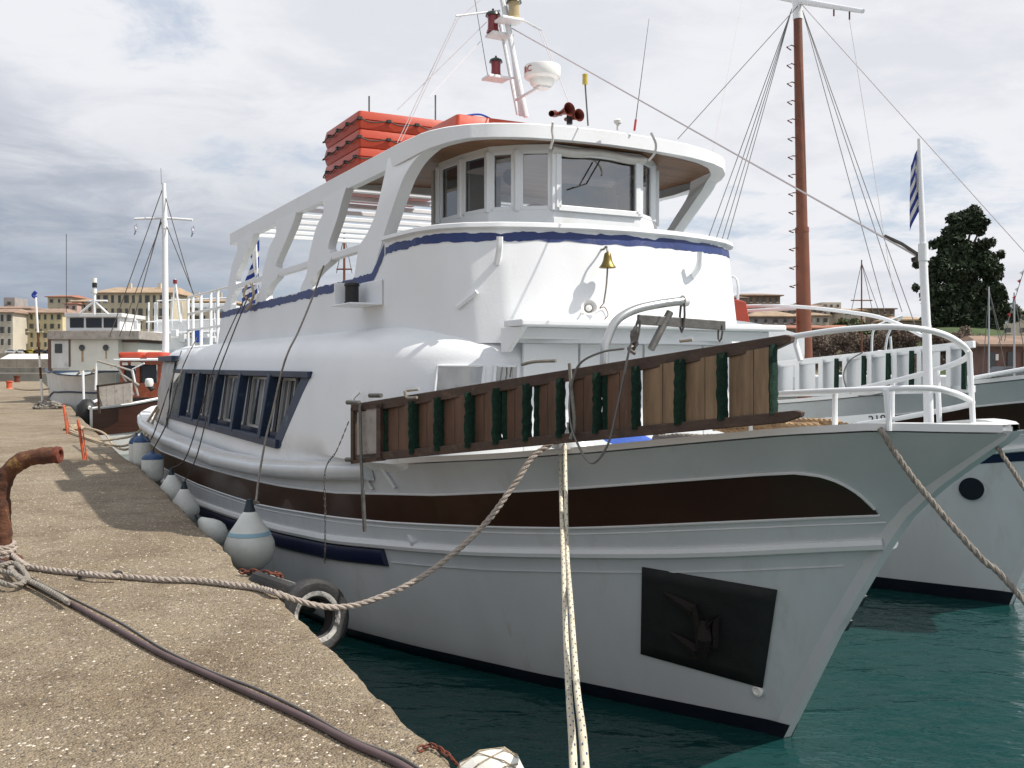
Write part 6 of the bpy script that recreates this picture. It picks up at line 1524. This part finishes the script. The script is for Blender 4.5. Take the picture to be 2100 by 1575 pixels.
# hill under the old town
rows = []
for j in range(9):
    d = 170. + 30 * j; r = []
    for i in range(23):
        x = 1440 + i * 60; hgt = 1.2 + (2.2 * min(1, j / 2) + 2.4 * max(0, min(1, (j - 2) / 5)) * (1 + .25 * math.sin(i * .9))) 
        p = at(x, 700, d); r.append((p[0], d, hgt if j else 1.1))
    rows.append(r)
tag(MB().grid(rows, flip=True).build('hillside', 'earth', smooth=True), kind='structure')
tag(MB().grid([[tuple(np.array([at(x, 700, d)[0], d, zz + .3 * math.sin(x * .02)])) for x in range(1880, 2080, 20)] for d, zz in ((138., 1.0), (141., 4.5), (145., 7.6), (150., 8.5), (170., 9.0), (215., 9.6), (240., 1.))], flip=True).build('lawn', 'grass', smooth=True), kind='structure')
rb_ = [
 (1520, 1600, 605, 645, 260., 18., 'wall_brown', 'roof_brown', 2, 6, 'brown stone house crowning the old town ridge', 8, (.3, .45), .2, .8),
 (1500, 1530, 610, 650, 255., 10., 'wall_grey', 'roof_brown', 2, 2, 'grey gabled house at the end of the old town ridge', 5, (.3, .4), .2, .6),
 (1685, 1725, 620, 650, 235., 9., 'wall_cream', 'roof_tile', 2, 3, 'pale flat topped house behind the brown mast', 0, (.3, .4), .2, .4),
 (1768, 1835, 632, 668, 230., 14., 'wall_brown', 'roof_brown', 2, 5, 'low brown building with rough walls above the bare bushes', 4, (.25, .4), .2, .5),
 (1730, 1775, 636, 665, 228., 8., 'wall_cream', 'roof_tile', 2, 3, 'cream house between the two mast rigs', 5, (.3, .4), .2, .5),
 (1600, 1690, 628, 668, 225., 14., 'wall_stone', 'roof_brown', 2, 7, 'stone house with long brown roof left of the brown mast', 8, (.22, .4), .1, .6),
 (1540, 1640, 648, 690, 205., 14., 'wall_grey', 'roof_tile', 2, 5, 'grey house with broad gable below the ridge', 14, (.26, .35), .3, .6),
 (1640, 1700, 646, 690, 210., 12., 'wall_cream', 'roof_tile', 2, 4, 'cream house with orange tiled roof beside the mast', 8, (.3, .4), .2, .5),
 (1520, 1700, 672, 735, 185., 9., 'wall_stone', 'roof_red', 1, 4, 'long low stone warehouse with reddish roof line', 7, (.16, .35), .05, .6),
 (1700, 1800, 672, 735, 188., 8., 'wall_yellow', 'roof_red', 1, 4, 'low yellowish building with reddish roof behind the bare shrubs', 7, (.16, .35), .05, .6),
 (1830, 1900, 655, 720, 195., 9., 'wall_stone', 'roof_tile', 2, 4, 'stone house with orange roof beside the dark evergreen', 8, (.2, .35), .2, .5),
 (2015, 2200, 706, 776, 112., 9., 'wall_brick', 'roof_brown', 1, 5, 'low brick harbour shed with tiled roof by the parked cars', 20, (.34, .55), .04, .7),
 (2050, 2220, 640, 690, 215., 12., 'wall_cream', 'roof_tile', 2, 5, 'cream house among palms at the far right', 8, (.3, .4), .15, .6)]
for a in rb_:
    root, w_, h_ = building(*a)
    if 'shed' in a[10]: MB().box((w_ * .12, -.12, h_ * .62), (1.0, .06, .7)).build('notice', 'plastic_white', root)
# bare shrubs and small trees in front of the town
sl_ = ['bare brown shrub left of the tall brown mast', 'bare brown shrub right of the tall brown mast', 'bare greyish shrub behind the white ladder gangway', 'bare pinkish shrub beneath the dark evergreen', 'bare twiggy shrub by the brick shed', 'bare brown shrub between mast and jackstaff', 'low green bush on the bank above the shrubs', 'small olive green tree beside the pale houses', 'bare shrub at the foot of the evergreen by the brick shed', 'bare brown shrub at the left end of the shrub row']
for k, (x, yb, d, w_, h_, m) in enumerate(((1620, 765, 135., 60, 88, 'twig'), (1700, 765, 132., 64, 84, 'twig'), (1785, 765, 130., 66, 86, 'twig'), (1925, 765, 128., 55, 96, 'twig'), (1995, 765, 126., 52, 84, 'twig'), (1855, 765, 131., 62, 100, 'twig'), (1775, 690, 180., 50, 28, 'leaf_green'), (1740, 672, 200., 30, 20, 'leaf_green'), (1965, 725, 134., 50, 45, 'twig'), (1560, 765, 136., 50, 70, 'twig'))):
    rs = np.random.RandomState(40 + k); cl = [(rs.randn() * w_ * .42, h_ * (.12 + .75 * rs.rand()), w_ * .24, h_ * .17) for _ in range(26)]
    tree(x, yb, d, cl, m, sl_[k], .15 if m == 'twig' else .30, 1500, 60 + k, .6, 'shrub', .14, 'shrub', 'shrubs and bushes below the old town')
# cars, sailing boat masts, dinghies on the right
car(at(2062, 779, 108.), 'car_dark', 'dark parked car with white roof rack by the brick shed', 4.3, .5); car(at(2100, 783, 112.), 'car_red', 'red parked car beside the dark one near the shed', 4.2, .4)
car(at(1640, 790, 98.), 'car_red', 'red parked car glimpsed behind the white ladder gangway', 4.2, .2); car(at(1716, 792, 96.), 'car_dark', 'dark parked car glimpsed through the white ladder gangway', 4.2, .1); car(at(1785, 792, 97.), 'car_white', 'white parked car glimpsed through the white ladder gangway', 4.2, .1)
def yacht(x, yt, yb, d, label, stays, m='steel_dull', hull=True, cross=None, r_=.07):
    b = at(x, yb, d); root = thing('sailing_boat', label, 'sailing boat', (b[0], d, 0)); L_ = np.array(root.location)
    MB().tube([at(x, yb, d) - L_, at(x, yt, d) - L_], [r_, r_ * .7], 8).build('mast', m, root, smooth=True)
    for (sx, sy) in stays: MB().tube([at(x, yt + 6, d) - L_, at(sx, sy, d) - L_], .025, 5).build('stay', 'wire', root)
    if cross:
        MB().tube([at(x - cross[0], cross[1], d) - L_, at(x + cross[0], cross[1], d) - L_], .05, 6).build('spreader', m, root)
    if hull:
        rows = [[(l, sd * 1.3 * math.sin(math.pi * min(1, (l + 4) / 8.4) ** .8), z) for l in np.linspace(-4, 4.3, 12)] for sd, z in ((-1, 1.2), (-1.0, .6), (-.4, -.2), (.4, -.2), (1., .6), (1, 1.2))]
        MB().grid(rows).build('hull', 'white_paint', root, smooth=True); MB().box((0, 0, 1.35), (3.2, 1.5, .5)).build('cabin', 'white_paint', root, bevel=.15)
yacht(1767, 533, 760, 75., 'sailing boat with thin dark wooden mast and small yard behind the white rails', [(1790, 640), (1810, 660), (1735, 690)], 'mast_brown', True, (22, 616))
yacht(2028, 588, 775, 70., 'sailing boat with pale mast beside the dark evergreen', [(2055, 700), (2065, 770), (2015, 770)], 'galv')
yacht(2080, 600, 790, 62., 'sailing boat with pale mast dressed with small signal flags', [(2060, 700), (2110, 770)], 'galv')
yacht(706, 476, 720, 60., 'distant sailing boat with dark mast seen through the bridge openings', [(690, 560), (722, 560)], 'mast_brown', True, (16, 552), .09)
for k in range(7):
    a = at(2098 - 5 * k, 555 + 17 * k, 60.); o = MB(); o._add([a, a + np.array([-.22, 0, -.12]), a + np.array([-.02, 0, -.30]), a + np.array([-.01, .02, -.02])], [(0, 1, 2), (0, 2, 3)])
    ordn = ('topmost', 'second', 'third', 'fourth', 'fifth', 'sixth', 'lowest')[k]
    f_ = o.build('signal_pennant', 'red_paint' if k % 2 else 'flag_white', origin=a); tag(f_, '%s small %s pennant counted down the dressing line by the yacht' % (ordn, 'red' if k % 2 else 'white'), 'pennant', 'signal pennants on the dressing line')
dl = MB().tube([at(2106, 535, 60.), at(2060, 680, 60.), at(2045, 710, 60.)], .02, 5).build('dressing_line', 'wire'); tag(dl, 'thin dressing line carrying the small pennants at the far right', 'line')
wr = thing('work_boat', 'small white work boat with ladder arch behind the white ladder gangway', 'boat', at(1830, 790, 60.)); D = 60.
bxp(wr, 1600, 770, 1990, 800, D + 4, 4, 'trim_white', 'hull_side', .1)
for pts in ([(1790, 790), (1788, 700), (1795, 672), (1815, 660), (1850, 648)], [(1812, 790), (1820, 690), (1850, 650)], [(1800, 720), (1825, 720)], [(1798, 742), (1825, 740)], [(1832, 785), (1826, 690)]): MB().tube(spline([at(x, y, D) for x, y in pts], 4), .07, 6).build('arch', 'white_paint', rel=wr, smooth=True)
